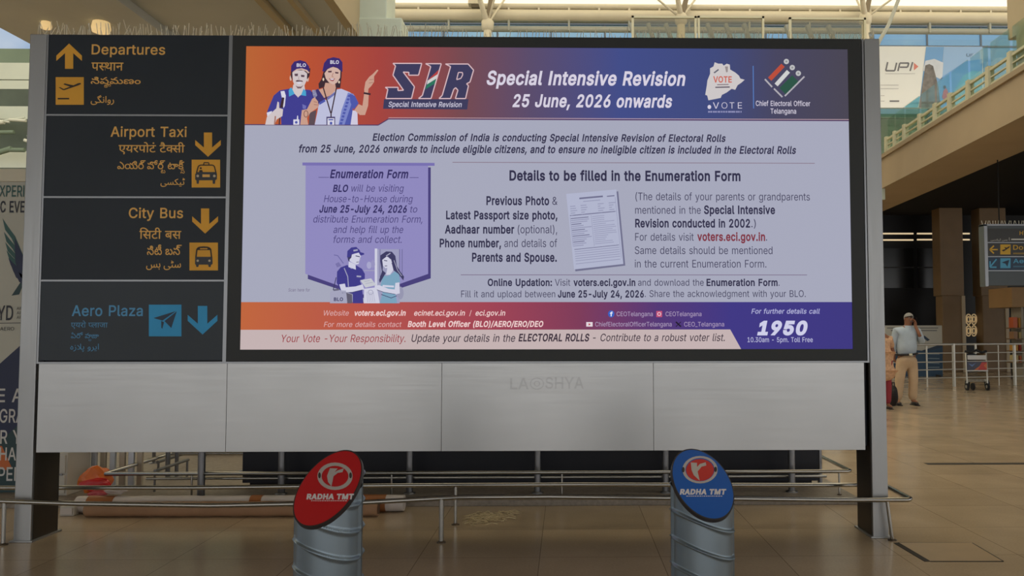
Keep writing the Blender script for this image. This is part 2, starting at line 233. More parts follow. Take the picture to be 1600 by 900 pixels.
FONT = r'''
! 98|34 80 32 254 66 254 64 80|49 -2 40 -1 33 4 28 12 26 20 28 29 33 37 40 42 49 43 58 42 65 37 70 29 72 20 70 12 65 4 58 -1
" 160|39 159 35 254 68 254 64 159|96 159 93 254 125 254 122 159
# 220|121 0 163 254 188 254 147 0|5 70 9 96 200 96 196 70|32 0 73 254 99 254 57 0|20 158 24 184 215 184 211 158
% 338|88 141 73 143 60 149 50 157 43 168 39 180 37 194 37 206 39 220 43 232 51 243 60 251 73 257 88 258 103 257 115 251 125 243 132 232 136 220 138 206 138 194 136 180 132 168 125 157 115 149 103 143|88 164 99 166 106 173 110 183 112 194 112 206 110 217 106 227 99 234 88 236 77 234 69 227 65 217 64 206 64 194 65 183 69 173 76 166|251 -5 236 -3 223 2 213 11 206 21 202 34 200 48 200 60 202 74 206 86 213 97 223 105 236 111 251 112 266 111 278 105 288 97 295 86 299 74 300 60 300 48 299 34 295 21 288 11 278 2 265 -3|251 17 262 20 269 26 273 36 274 48 274 60 273 71 269 81 262 88 251 90 240 88 232 81 228 71 226 60 226 48 228 36 232 26 239 20|66 0 241 254 270 254 95 0
& 224|98 -3 75 -1 55 6 39 17 27 31 20 48 17 67 19 82 24 95 32 106 42 117 70 139 108 168 118 176 127 187 131 202 129 214 123 223 113 228 101 230 84 227 73 216 69 208 68 199 73 182 84 164 102 142 219 0 182 0 86 116 61 146 44 172 39 185 38 199 40 215 45 229 55 241 67 249 82 255 100 257 118 255 133 249 145 241 154 230 160 217 162 202 158 181 146 162 128 146 77 109 64 98 55 87 50 77 48 66 50 54 55 44 62 35 72 29 83 25 96 23 111 25 126 30 139 37 151 48 160 61 168 76 173 93 174 112 204 112 202 90 198 72 185 46 173 31 166 23 153 12 136 3 117 -2
' 103|39 159 35 254 68 254 64 159
( 137|45 103 46 132 50 162 57 192 66 221 76 247 88 270 118 270 95 214 81 157 77 129 76 103 80 57 94 8 118 -48 88 -48 69 -11 56 27 47 66
) 137|19 -48 43 9 57 58 61 103 60 129 56 157 41 214 19 270 48 270 60 247 71 221 80 192 86 162 91 132 92 103 89 65 81 27 67 -11 48 -48
* 227|101 111 103 165 57 136 45 158 93 183 45 208 57 229 103 200 101 254 125 254 123 200 169 229 181 208 133 183 181 158 169 136 123 165 125 111
+ 227|99 17 99 182 128 182 128 17|31 86 31 113 195 113 195 86
, 94|19 -60 34 36 68 36 42 -60
- 227|168 122 168 94 57 94 57 122
. 94|48 -2 39 -1 31 4 26 12 25 20 26 29 31 37 39 42 48 43 56 42 64 37 69 29 71 20 69 12 64 4 56 -1
/ 125|117 266 36 -38 7 -38 89 266
0 227|113 -3 87 0 65 12 47 31 34 57 27 89 24 127 27 165 35 197 48 223 65 242 87 254 113 258 139 254 161 242 179 223 192 197 200 165 203 127 200 89 192 57 179 31 162 12 140 0|113 25 131 28 145 37 157 52 165 72 170 97 172 127 170 157 165 182 157 203 145 218 131 227 113 230 96 227 82 218 70 203 62 182 56 157 55 127 56 97 62 72 70 52 82 37 96 28
1 227|38 0 38 27 195 27 195 0|138 254 138 0 106 0 106 224 105 224 43 179 43 213 99 254
2 227|32 0 32 24 117 114 141 141 155 163 159 174 160 186 159 198 154 209 146 218 137 224 125 228 112 230 98 228 86 224 77 216 69 207 65 195 64 181 33 181 35 202 43 221 55 237 72 248 91 255 112 258 134 255 153 248 169 237 181 223 188 205 191 186 189 172 185 159 179 145 168 129 133 90 76 30 76 28 195 28 195 0
3 227|109 -3 87 -1 66 5 49 15 35 29 26 46 22 66 55 66 57 54 63 44 72 35 83 30 95 26 109 25 124 26 138 30 149 37 157 46 163 58 165 72 163 86 158 98 150 109 137 117 121 122 101 124 78 124 78 150 144 224 144 226 35 226 35 254 186 254 186 230 106 139 106 144 132 144 154 138 172 127 185 111 194 93 196 72 194 51 185 33 172 18 154 6 133 -1
4 227|20 53 20 79 123 254 155 254 54 83 54 81 207 81 207 53|141 0 141 61 141 73 141 159 171 159 171 0
5 227|111 -3 89 -1 70 6 54 16 41 30 33 47 30 65 61 65 64 54 69 44 77 36 87 30 98 26 111 25 125 27 138 32 149 41 157 52 162 66 164 81 162 97 157 111 148 122 137 131 124 137 109 138 84 134 73 129 64 123 34 126 48 254 183 254 183 226 75 226 67 151 68 151 77 157 89 162 101 166 115 167 131 165 147 160 161 153 172 143 182 130 189 116 194 99 195 82 193 58 184 38 171 21 154 8 134 -1
6 227|113 -3 91 -1 71 7 55 20 42 37 34 58 32 81 34 100 40 119 51 142 69 170 126 254 161 254 75 131 73 131 83 144 98 153 117 157 139 155 158 147 173 136 185 120 192 101 194 79 192 56 184 36 171 20 155 7 135 -1|113 24 127 26 139 31 149 40 157 51 162 64 164 79 162 94 157 107 149 118 139 126 127 131 113 133 99 131 87 126 77 118 69 107 64 94 62 79 64 64 69 51 77 40 87 31 99 26
7 227|48 0 162 224 162 226 31 226 31 254 195 254 195 224 82 0
8 227|113 -3 89 -1 68 6 50 17 37 31 29 48 26 68 28 83 33 98 40 110 51 121 63 128 76 132 76 133 59 141 46 154 38 171 35 190 38 209 45 225 57 239 73 249 92 256 113 258 134 256 153 249 169 239 181 225 188 209 191 190 188 171 180 154 167 141 150 133 150 132 164 128 176 121 186 110 194 98 199 83 200 68 198 48 189 31 176 17 158 6 137 -1|113 25 129 26 142 30 153 37 161 46 167 57 168 69 167 83 161 94 153 104 141 111 128 116 113 118 98 116 85 111 73 104 65 94 59 83 58 69 59 57 64 46 73 37 84 30 97 26|113 145 126 146 137 150 146 157 154 165 158 176 160 188 158 200 154 210 147 218 138 225 126 229 113 230 100 229 89 225 79 218 72 210 68 200 66 188 68 176 72 165 79 157 89 150 100 146
9 227|113 258 135 255 155 247 171 234 184 217 192 197 194 173 192 155 186 135 175 112 158 84 100 0 65 0 151 124 154 124 144 111 128 101 109 97 87 100 69 107 53 119 41 134 34 154 32 176 34 198 42 218 55 235 71 247 91 255|113 230 99 228 87 223 77 215 69 204 64 191 63 176 64 161 69 148 77 137 87 129 99 123 113 122 127 123 139 129 149 137 157 147 162 160 164 175 162 190 157 204 150 215 139 223 127 228
: 94|48 -2 39 -1 31 4 26 12 25 20 26 29 31 37 39 42 48 43 56 42 64 37 69 29 71 20 69 12 64 4 56 -1|48 135 39 137 31 142 26 149 25 158 26 167 31 174 39 179 48 181 56 179 64 174 69 167 71 158 69 149 64 142 56 137
; 94|19 -60 34 36 68 36 42 -60|52 135 43 137 36 142 31 149 29 158 31 167 36 174 43 179 52 181 61 179 68 174 73 167 75 158 73 149 68 142 61 137
< 227|33 89 33 110 194 192 194 158 71 100 72 102 72 97 71 99 194 40 194 8
= 227|36 122 36 151 191 151 191 122|36 48 36 77 191 77 191 48
> 227|193 89 32 8 32 40 155 99 154 97 154 102 155 100 32 158 32 192 193 110
@ 338|178 -68 142 -65 111 -57 84 -44 61 -26 43 -4 31 23 23 54 20 90 23 124 31 155 44 182 61 204 84 222 110 235 140 243 174 246 207 243 236 235 261 221 281 204 297 183 308 159 315 134 318 108 316 71 312 54 307 38 300 25 289 14 276 8 258 5 238 8 220 18 214 25 211 34 210 34 204 24 194 15 181 8 163 6 142 9 125 18 112 31 102 48 96 69 94 91 97 113 103 132 114 149 129 161 146 169 165 172 180 170 192 166 202 159 208 153 210 153 210 167 237 167 237 55 238 45 242 37 249 31 259 30 270 32 278 38 284 48 288 64 291 108 289 129 283 150 274 170 261 187 245 201 225 212 201 219 174 221 146 219 121 212 100 201 82 186 68 167 57 144 51 118 49 89 51 59 57 33 68 10 82 -8 101 -23 123 -34 149 -40 179 -43 206 -40 229 -34 245 -29 252 -53 232 -60 205 -65|165 32 180 34 191 39 200 47 206 59 210 74 211 92 210 111 206 124 199 134 190 141 179 145 165 146 152 144 141 139 133 130 126 119 122 107 121 92 122 77 125 63 131 50 139 41 151 35
A 240|8 0 101 254 138 254 231 0 198 0 144 151 132 186 116 239 123 239 106 185 95 151 43 0|55 71 55 99 185 99 185 71
B 228|30 0 30 254 121 254 145 252 164 245 180 235 190 221 197 205 199 187 198 172 193 160 187 150 178 143 157 133 157 131 170 129 182 123 192 114 201 102 207 86 209 68 207 50 200 33 189 20 172 9 151 2 123 0|62 29 122 29 148 31 165 40 175 53 178 68 176 81 171 92 163 102 153 109 140 114 124 115 62 115|62 143 119 143 132 144 144 148 154 155 162 163 166 174 168 186 165 202 156 214 141 223 120 226 62 226
C 255|134 -3 103 1 75 12 52 32 35 58 24 90 20 127 24 165 35 197 52 223 75 242 103 254 134 258 152 256 170 252 186 245 201 236 214 224 224 209 232 193 236 174 204 174 200 186 195 197 179 214 158 224 134 228 111 225 92 216 75 202 62 182 54 157 52 127 54 97 63 72 75 53 92 38 112 29 134 26 158 30 179 40 195 57 204 80 236 80 232 62 224 45 214 31 201 19 187 9 170 2 153 -2
D 251|109 0 48 0 48 29 107 29 136 31 159 40 177 55 189 75 197 99 200 128 197 156 190 180 177 200 160 214 138 223 110 226 47 226 47 254 113 254 147 251 176 239 200 221 217 196 227 164 231 128 227 91 217 59 199 34 175 15 145 4|62 254 62 0 30 0 30 254
E 209|30 0 30 254 186 254 186 226 62 226 62 143 178 143 178 114 62 114 62 29 188 29 188 0
F 205|30 0 30 254 185 254 185 226 62 226 62 139 173 139 173 111 62 111 62 0
G 260|134 -3 102 1 75 13 52 32 35 58 24 90 20 127 24 165 35 197 52 223 74 242 102 254 132 258 152 256 170 252 187 245 202 235 214 222 225 208 232 192 237 174 204 174 194 197 178 213 158 224 133 228 111 225 92 216 75 202 62 182 54 157 52 127 54 97 63 72 75 53 92 38 112 29 134 26 155 29 172 36 187 47 198 62 205 80 207 101 217 100 141 100 141 128 239 128 239 100 236 71 225 45 209 25 188 9 163 0
H 258|30 0 30 254 62 254 62 144 196 144 196 254 228 254 228 0 196 0 196 116 62 116 62 0
I 150|16 0 16 29 59 29 59 226 16 226 16 254 135 254 135 226 91 226 91 29 135 29 135 0
J 198|93 -3 62 2 38 16 22 40 17 73 17 86 49 86 49 73 52 52 61 37 75 28 93 25 110 28 124 37 133 52 136 73 136 254 168 254 168 73 163 40 147 16 123 2
K 233|52 73 52 108 70 131 87 152 106 172 182 254 224 254 116 138 114 138|30 0 30 254 62 254 62 167 62 112 62 97 62 0|186 0 94 130 114 155 224 0
L 196|30 0 30 254 62 254 62 29 181 29 181 0
M 314|30 0 30 254 76 254 139 94 144 79 150 61 156 42 161 24 154 24 159 41 165 61 171 79 176 94 238 254 284 254 284 0 252 0 252 145 252 163 253 184 253 207 253 229 256 229 249 205 241 181 234 161 228 145 171 0 143 0 85 145 80 160 72 181 65 204 56 229 59 229 60 208 60 186 61 164 61 145 61 0
N 262|30 0 30 254 68 254 172 91 181 75 194 53 207 27 202 27 200 54 200 79 199 97 199 254 232 254 232 0 193 0 101 145 89 165 74 191 54 226 60 227 61 192 62 164 62 145 62 0
O 267|133 -3 103 1 75 12 52 32 35 58 24 90 20 127 24 165 35 197 52 223 75 242 103 254 133 258 164 254 192 242 215 223 232 197 243 165 247 127 243 90 232 58 215 32 192 12 164 1|133 26 155 29 175 38 191 52 204 72 212 97 215 127 212 157 204 182 191 202 175 216 155 225 133 228 112 225 92 216 75 202 63 182 54 157 52 127 54 97 63 72 75 52 92 38 112 29
P 222|30 0 30 254 118 254 144 252 166 244 183 231 195 215 202 195 204 174 202 152 195 133 183 116 166 104 144 96 118 93 55 93 55 121 116 121 134 123 149 128 159 136 167 147 171 160 172 174 171 188 167 201 159 211 148 219 134 224 116 226 62 226 62 0
Q 267|123 80 156 80 185 42 192 32 234 -24 200 -24 173 13 166 23|133 -3 103 1 75 12 52 32 35 58 24 90 20 127 24 165 35 197 52 223 75 242 103 254 133 258 164 254 192 242 215 223 232 197 243 165 247 127 243 90 232 58 215 32 192 12 164 1|133 26 155 29 175 38 191 52 204 72 212 97 215 127 212 157 204 182 191 202 175 216 155 225 133 228 112 225 92 216 75 202 63 182 54 157 52 127 54 97 63 72 75 52 92 38 112 29
R 224|30 0 30 254 118 254 145 252 167 244 183 232 195 217 202 198 205 176 202 154 195 136 183 120 166 109 145 101 118 99 48 99 48 128 117 128 135 129 149 133 160 141 167 150 171 162 173 176 171 190 167 202 159 212 149 220 134 224 116 226 62 226 62 0|177 0 115 115 151 115 214 0
S 223|112 -4 86 -2 64 5 46 15 32 30 23 48 19 68 52 68 55 55 62 44 71 35 83 29 97 26 112 25 128 26 143 30 155 37 165 46 171 57 173 70 171 81 166 89 158 96 148 102 122 111 92 120 64 130 43 145 30 163 26 186 29 206 37 224 51 238 69 249 90 256 114 258 137 256 158 249 175 238 189 224 197 208 200 189 169 189 163 206 151 219 134 227 112 229 97 228 84 224 73 218 64 209 59 199 58 188 60 176 65 167 74 160 85 154 106 147 132 140 156 132 179 119 189 110 197 99 202 85 204 69 201 50 193 32 180 17 162 5 139 -2
T 224|16 226 16 254 208 254 208 226 128 226 128 0 96 0 96 226
U 259|129 -4 101 -1 77 8 57 22 42 40 33 62 30 87 30 254 62 254 62 89 64 72 70 57 80 44 94 34 110 28 129 26 149 28 165 34 179 44 188 57 194 72 196 89 196 254 229 254 229 87 226 62 216 40 201 22 182 8 157 -1
V 240|102 0 8 254 42 254 96 103 108 69 124 15 117 15 133 69 145 103 197 254 231 254 139 0
W 343|78 0 8 254 41 254 82 98 88 73 93 47 98 20 95 20 100 47 106 73 112 98 153 254 190 254 231 98 237 73 243 47 249 20 244 20 249 47 255 73 261 98 302 254 335 254 265 0 228 0 184 161 176 196 168 237 175 237 167 197 159 161 115 0
X 237|9 0 109 142 109 118 15 254 52 254 89 200 102 181 112 164 122 146 116 146 126 164 136 181 149 200 187 254 223 254 129 119 129 143 228 0 191 0 146 65 134 83 125 98 115 116 122 116 113 98 103 83 91 65 46 0
Y 236|102 0 102 104 8 254 46 254 96 172 111 146 125 115 112 115 126 146 140 172 191 254 228 254 134 104 134 0
Z 219|21 0 21 23 137 193 153 215 170 238 174 227 143 226 111 226 20 226 20 254 198 254 198 231 84 64 67 40 49 17 45 27 76 28 107 29 200 29 200 0
[ 137|51 -48 51 270 118 270 118 244 80 244 80 -22 118 -22 118 -48
\ 125|89 -38 7 266 36 266 117 -38
] 137|18 -48 18 -22 57 -22 57 244 18 244 18 270 86 270 86 -48
_ 159|159 0 159 -28 0 -28 0 0
a 195|80 -4 63 -3 47 2 34 11 24 22 17 37 15 54 17 69 22 80 29 90 39 97 63 105 89 110 117 113 133 117 136 121 138 127 138 128 137 139 133 148 128 156 120 161 110 164 98 165 85 164 75 161 59 150 50 137 20 146 29 161 39 173 52 182 66 188 82 191 97 192 119 190 143 180 153 172 161 160 167 145 168 126 168 0 138 0 138 26 136 26 126 12 108 1 95 -3|85 23 101 24 114 29 124 37 132 47 136 57 138 69 138 95 130 91 116 88 100 86 88 84 67 79 58 75 52 70 47 62 46 52 47 43 51 36 57 30 65 26
b 212|115 -4 99 -3 86 2 69 16 59 29 56 29 56 0 26 0 26 254 57 254 57 160 59 160 69 173 86 186 98 191 115 192 137 189 156 180 173 166 185 146 193 122 195 94 193 66 185 42 173 23 157 8 137 -1|110 23 126 26 140 33 150 44 158 58 163 75 164 95 163 114 158 131 150 145 140 156 126 163 110 165 94 163 81 156 70 145 62 131 58 114 56 95 58 75 63 58 70 43 81 32 94 26
c 198|104 -4 79 -1 58 8 41 23 28 43 20 66 17 94 20 122 28 146 41 165 58 180 79 189 104 192 130 189 153 178 170 161 181 138 151 131 145 145 135 155 121 162 104 165 86 162 73 155 62 144 54 129 50 112 48 94 50 75 54 59 62 44 73 33 86 26 104 23 121 26 135 33 146 44 152 59 181 51 177 39 171 28 153 11 130 0
d 212|98 -4 75 -1 56 8 40 23 27 42 20 66 17 94 20 122 27 146 40 166 56 180 75 189 98 192 114 191 126 186 144 173 153 160 155 160 155 254 186 254 186 0 156 0 156 29 153 29 143 16 126 2 114 -3|102 23 118 26 132 32 142 43 150 58 154 75 156 95 154 114 150 131 142 145 132 156 118 163 102 165 86 163 72 156 62 145 54 131 50 114 48 95 50 75 54 58 62 44 73 33 86 26
e 202|106 -4 80 -1 58 8 41 23 28 42 20 66 17 93 20 121 28 145 40 165 58 180 78 189 103 192 118 191 133 187 147 180 160 170 170 157 179 141 184 121 186 97 186 85 37 85 37 110 169 110 155 101 153 119 149 134 141 147 131 157 118 163 103 165 87 163 73 157 62 147 54 135 50 121 48 105 48 89 50 69 55 53 64 40 76 31 90 25 106 23 127 26 143 36 153 53 182 45 177 32 168 20 156 10 141 2 125 -3
f 127|114 190 114 164 3 164 3 190|40 0 40 216 42 231 48 243 57 252 68 259 80 264 94 265 111 263 121 260 114 234 107 236 97 237 85 235 77 230 72 221 71 209 71 0
g 213|103 -75 84 -74 67 -70 53 -63 41 -55 32 -45 25 -35 51 -20 61 -33 77 -44 89 -48 103 -49 124 -46 141 -38 152 -23 156 -3 156 34 153 34 143 21 126 8 114 4 97 2 76 5 56 13 40 27 28 45 20 68 17 96 20 123 27 147 40 166 56 180 76 189 98 192 114 191 127 186 144 173 154 159 157 159 157 190 186 190 186 -4 183 -27 175 -45 162 -59 145 -68 125 -73|102 30 118 32 132 38 142 47 150 61 155 77 156 96 155 115 150 132 142 146 132 156 119 163 102 165 86 163 73 156 62 145 54 131 50 115 48 96 50 78 54 61 62 48 73 38 86 32
h 205|57 113 57 0 26 0 26 254 57 254 57 144 51 144 62 166 76 181 94 189 114 192 132 190 148 184 161 174 170 160 177 142 179 120 179 0 148 0 148 118 145 137 136 152 123 161 105 165 92 163 80 159 71 151 63 141 58 129
i 83|26 0 26 190 57 190 57 0|42 221 34 223 27 227 22 234 21 242 22 249 27 256 34 260 42 262 50 260 57 256 62 249 63 242 62 234 57 227 50 223
j 83|26 190 57 190 57 -15 55 -31 51 -45 43 -56 32 -65 19 -70 2 -71 -5 -71 -5 -43 1 -43 12 -42 20 -36 25 -27 26 -15|42 221 34 223 27 227 22 234 20 242 22 249 27 256 34 260 42 262 50 260 57 256 61 249 63 242 61 234 57 227 50 223
k 190|55 68 55 106 60 106 142 190 180 190 92 100 89 100|26 0 26 254 57 254 57 0|147 0 74 93 96 114 186 0
l 95|70 -1 50 2 37 10 29 24 26 42 26 254 57 254 57 49 58 38 60 31 65 27 73 26 80 26 85 27 90 1 81 0
m 305|26 0 26 190 56 190 56 148 54 148 59 162 66 173 75 182 86 188 98 192 110 193 129 190 144 180 154 166 160 147 156 147 161 160 169 172 178 181 190 187 204 192 218 193 234 191 249 186 261 177 270 164 276 148 278 128 278 0 248 0 248 127 245 145 236 156 224 163 209 165 197 164 187 160 179 153 173 145 169 135 168 124 168 0 137 0 137 130 134 144 126 156 115 163 100 165 89 164 79 160 70 154 63 145 58 133 57 119 57 0
n 205|57 113 57 0 26 0 26 190 56 190 56 144 51 144 62 166 76 181 94 189 114 192 132 190 147 184 160 174 170 160 176 142 179 120 179 0 148 0 148 118 145 137 136 152 123 161 105 165 92 163 80 159 71 151 63 141 58 129
o 208|104 -4 79 -1 58 8 41 23 28 43 20 66 17 94 20 122 28 146 41 165 58 180 79 189 104 192 128 189 149 180 167 165 180 146 188 122 191 94 188 66 180 43 167 23 149 8 128 -1|104 23 121 26 135 33 146 44 154 59 158 75 160 94 158 112 154 129 146 144 135 155 121 162 104 165 86 162 73 155 62 144 54 129 50 112 48 94 50 75 54 59 62 44 73 33 86 26
p 212|26 -71 26 190 56 190 56 160 59 160 69 173 86 186 98 191 115 192 137 189 156 180 173 166 185 146 193 122 195 94 193 66 185 42 173 23 157 8 137 -1 115 -4 99 -3 86 2 69 16 59 29 57 29 57 -71|110 23 126 26 140 33 150 44 158 58 163 75 164 95 163 114 158 131 150 145 140 156 126 163 110 165 94 163 81 156 70 145 62 131 58 114 56 95 58 75 63 58 70 43 81 32 94 26
q 212|186 -71 155 -71 155 29 153 29 143 16 126 2 114 -3 98 -4 75 -1 56 8 40 23 27 42 20 66 17 94 20 122 27 146 40 166 56 180 75 189 98 192 114 191 126 186 144 173 153 160 156 160 156 190 186 190|102 23 118 26 132 32 142 43 150 58 154 75 156 95 154 114 150 131 142 145 132 156 118 163 102 165 86 163 72 156 62 145 54 131 50 114 48 95 50 75 54 58 62 44 73 33 86 26
r 130|26 0 26 190 56 190 56 160 58 160 65 173 76 184 90 190 107 192 115 192 122 192 122 161 115 162 103 163 91 161 80 157 70 151 63 142 58 131 57 118 57 0
s 182|91 -4 72 -3 56 2 42 9 31 19 23 32 18 47 47 53 53 40 62 30 75 25 91 23 108 25 122 31 131 40 134 51 132 60 127 68 118 74 106 78 75 85 52 93 36 104 27 119 23 137 26 152 33 166 43 177 58 185 74 190 94 192 112 191 127 186 140 179 149 170 157 158 162 145 134 139 129 149 121 158 110 164 94 166 78 164 65 158 57 150 54 139 56 129 62 122 72 116 86 111 115 105 137 97 153 86 162 71 166 53 163 37 156 24 145 12 130 3 112 -2
t 114|102 190 102 164 3 164 3 190|32 236 63 236 63 49 64 38 68 31 75 26 85 25 93 26 101 27 107 1 96 -1 84 -2 62 1 46 11 36 26 32 46
u 205|91 -3 73 -1 57 5 44 15 35 29 28 47 26 69 26 190 57 190 57 72 60 52 68 37 82 28 100 25 113 27 125 31 134 38 142 48 146 61 148 76 148 190 179 190 179 0 149 0 149 46 154 46 143 23 129 8 111 0
v 195|81 0 9 190 42 190 83 78 93 43 103 10 92 10 101 43 112 78 152 190 186 190 113 0
w 284|69 0 11 190 44 190 67 107 77 68 88 21 82 21 93 67 103 107 126 190 158 190 181 107 191 68 201 21 196 21 206 68 217 107 240 190 272 190 215 0 184 0 159 86 152 112 145 140 138 169 145 169 138 140 131 112 124 86 99 0
x 189|10 0 86 109 86 86 14 190 50 190 74 153 90 127 104 103 88 103 101 127 117 153 141 190 176 190 104 84 104 107 179 0 143 0 115 43 100 68 86 91 102 91 89 68 74 43 46 0
y 195|24 -69 31 -43 36 -44 52 -44 59 -42 65 -37 71 -29 75 -18 81 -1 9 190 42 190 83 78 93 43 103 10 92 10 101 43 112 78 153 190 186 190 102 -29 88 -54 80 -62 70 -68 58 -71 46 -73 32 -72
z 190|21 0 21 23 127 160 127 161 24 161 24 190 166 190 166 165 63 30 63 28 169 28 169 0
'''
# ------------------------------------------------------------------ lettering
GLY = {}
for _l in FONT.strip('\n').split('\n'):
    _p = _l[2:].split('|'); GLY[_l[0]] = (int(_p[0]), [[int(q) for q in s.split()] for s in _p[1:] if s])
CAPU = 254.0
def _area(l): return sum(l[i][0]*l[(i+1) % len(l)][1]-l[(i+1) % len(l)][0]*l[i][1] for i in range(len(l)))/2
def _grow(l, d):       # move an outline outwards by d (ink lies to the right of its direction)
    o = []; n = len(l)
    for i in range(n):
        a = Vector(l[i-1]); b = Vector(l[i]); c = Vector(l[(i+1) % n]); e = (b-a).normalized(); g = (c-b).normalized()
        n1 = Vector((-e.y, e.x)); n2 = Vector((-g.y, g.x)); m = n1+n2
        m = m/max(m.length_squared/2, 0.5)
        o.append((b.x+m.x*d, b.y+m.y*d))
    return o
_GC = {}
def glyph(ch, bold):
    key = (ch, bold)
    if key in _GC: return _GC[key]
    adv, loops = GLY[ch]; L = []
    if ch == 'I': adv, loops = 102, [[33, 0, 33, 254, 68, 254, 68, 0]]
    for lp in loops:
        p = [(lp[2*i]/CAPU, lp[2*i+1]/CAPU) for i in range(len(lp)//2)]
        p = [p[i] for i in range(len(p)) if math.dist(p[i], p[i-1]) > 1e-4]
        if len(p) > 2: L.append((p, _area(p)))
    V, F = fill_loops([_grow(p, bold) for p, ar in L])
    _GC[key] = (adv/CAPU+bold*1.2, V, F); return _GC[key]
def latin(s, bold=0.0, shear=0.0):
    V = []; F = []; x = 0.0
    for ch in s:
        if ch == ' ': x += 0.5; continue
        adv, v, f = glyph(ch, bold); o = len(V)
        V += [(x+a+shear*b, b) for a, b in v]; F += [tuple(i+o for i in t) for t in f]; x += adv
    return V, F
def fill_loops(loops):
    """fill outlines by winding number: crossing outlines merge"""
    pts = []; ed = []
    for l in loops:
        o = len(pts); pts += [Vector(q) for q in l]; ed += [(o+i, o+(i+1) % len(l)) for i in range(len(l))]
    r = delaunay_2d_cdt(pts, ed, [], 0, 1e-5); V = [(q.x, q.y) for q in r[0]]; F = []
    for t in r[2]:
        cx = sum(V[i][0] for i in t)/len(t); cy = sum(V[i][1] for i in t)/len(t); w = 0
        for l in loops:
            for i in range(len(l)):
                (x1, y1), (x2, y2) = l[i-1], l[i]
                if (y1 > cy) != (y2 > cy) and cx < (x2-x1)*(cy-y1)/(y2-y1)+x1: w += 1 if y2 > y1 else -1
        if w < 0: F.append(tuple(t))
    return V, F
def text_outline(body, bold):
    cu = bpy.data.curves.new('t', 'FONT'); cu.body = body; o = bpy.data.objects.new('t', cu); COL.objects.link(o)
    dg = bpy.context.evaluated_depsgraph_get(); dg.update(); oe = o.evaluated_get(dg); c2 = oe.to_curve(dg); loops = []
    for sp in c2.splines:
        P = sp.bezier_points; p = []
        for i in range(len(P)):
            a = P[i]; b = P[(i+1) % len(P)]; q = [v.to_2d() for v in (a.co, a.handle_right, b.handle_left, b.co)]
            if (q[3]-q[0]).length < 1e-5: continue
            d = (q[3]-q[0]).normalized(); dev = max(abs(d.cross(q[1]-q[0])), abs(d.cross(q[2]-q[0])))
            k = 0 if dev < .003 else 2
            for j in range(k+1):
                t = j/(k+1); w = q[0]*(1-t)**3+q[1]*3*t*(1-t)**2+q[2]*3*t*t*(1-t)+q[3]*t**3; p.append((w.x, w.y))
        p = [p[i] for i in range(len(p)) if math.dist(p[i], p[i-1]) > 1e-4]
        if len(p) > 2: loops.append(_grow(p, bold))
    oe.to_curve_clear(); bpy.data.objects.remove(o); bpy.data.curves.remove(cu)
    return fill_loops(loops) if loops else ([], [])
def clip_right(vs, fs, lim):
    bm = bmesh.new(); bv = [bm.verts.new((a, b, 0)) for a, b in vs]
    for f in fs:
        try: bm.faces.new([bv[i] for i in f])
        except ValueError: pass
    bmesh.ops.bisect_plane(bm, geom=bm.verts[:]+bm.edges[:]+bm.faces[:], plane_co=(lim, 0, 0), plane_no=(1, 0, 0), clear_outer=True)
    bm.verts.index_update(); r = [(v.co.x, v.co.y) for v in bm.verts], [tuple(v.index for v in f.verts) for f in bm.faces]; bm.free(); return r
def native(tokens, bold=0.0):           # unjoined scripts set from single letters: (text, kept fraction) or (text, dx, dy, scale)
    V = []; F = []; cur = 0.0
    for t in tokens:
        over = len(t) == 4
        vs, fs = text_outline(t[0], bold)
        if not vs: cur += 0.3; continue
        x0 = min(a for a, b in vs); x1 = max(a for a, b in vs); vs0, fs0 = vs, fs
        if over: vs2 = [(cur+t[1]+(a-x0)*t[3], t[2]+b*t[3]) for a, b in vs]
        else:
            lim = x0+(x1-x0)*t[1]
            fs = [f for f in fs if all(vs[i][0] <= lim for i in f)] if t[1] < 1 else fs
            vs, fs = clip_right(vs0, fs0, lim) if t[1] < 1 else (vs, fs)
            vs2 = [(cur+a-x0, b) for a, b in vs]
            cur += (x1-x0)*t[1]-0.03+(0.3 if t[0].endswith(' ') else 0)
        o = len(V); V += vs2; F += [tuple(i+o for i in f) for f in fs]
    used = sorted({i for f in F for i in f}); mp = {j: k for k, j in enumerate(used)}
    return [V[j] for j in used], [tuple(mp[i] for i in f) for f in F]
def put(mb, shape, u0, u1, v, capx, m, Y, layer=1, fit='cap', v1=None):
    """set a shape on the vertical plane at depth Y between pixel columns u0..u1, baseline v"""
    vs, fs = shape
    a0 = min(p[0] for p in vs); a1 = max(p[0] for p in vs); b0 = min(p[1] for p in vs); b1 = max(p[1] for p in vs)
    yy = Y-0.0012*layer
    L = onY(u0, v, yy); R = onY(u1, v, yy); C = onY((u0+u1)/2, v, yy)
    sx = (R.x-L.x)/(a1-a0)
    if fit == 'cap':
        sz = capx*yy/FX; mb.add([(L.x+(p[0]-a0)*sx, yy, C.z+p[1]*sz) for p in vs], fs, m)
    else:
        T = onY((u0+u1)/2, v1, yy); sz = (C.z-T.z)/(b1-b0)      # v top, v1 bottom
        mb.add([(L.x+(p[0]-a0)*sx, yy, C.z-(b1-p[1])*sz) for p in vs], fs, m)
def put3(mb, shape, f, u0, u1, v, cap, m):   # same on any plane through a mapping of pixels
    vs, fs = shape
    a0 = min(p[0] for p in vs); a1 = max(p[0] for p in vs); k = (u1-u0)/(a1-a0)
    mb.add([f(u0+(p[0]-a0)*k, v-p[1]*cap) for p in vs], fs, m)
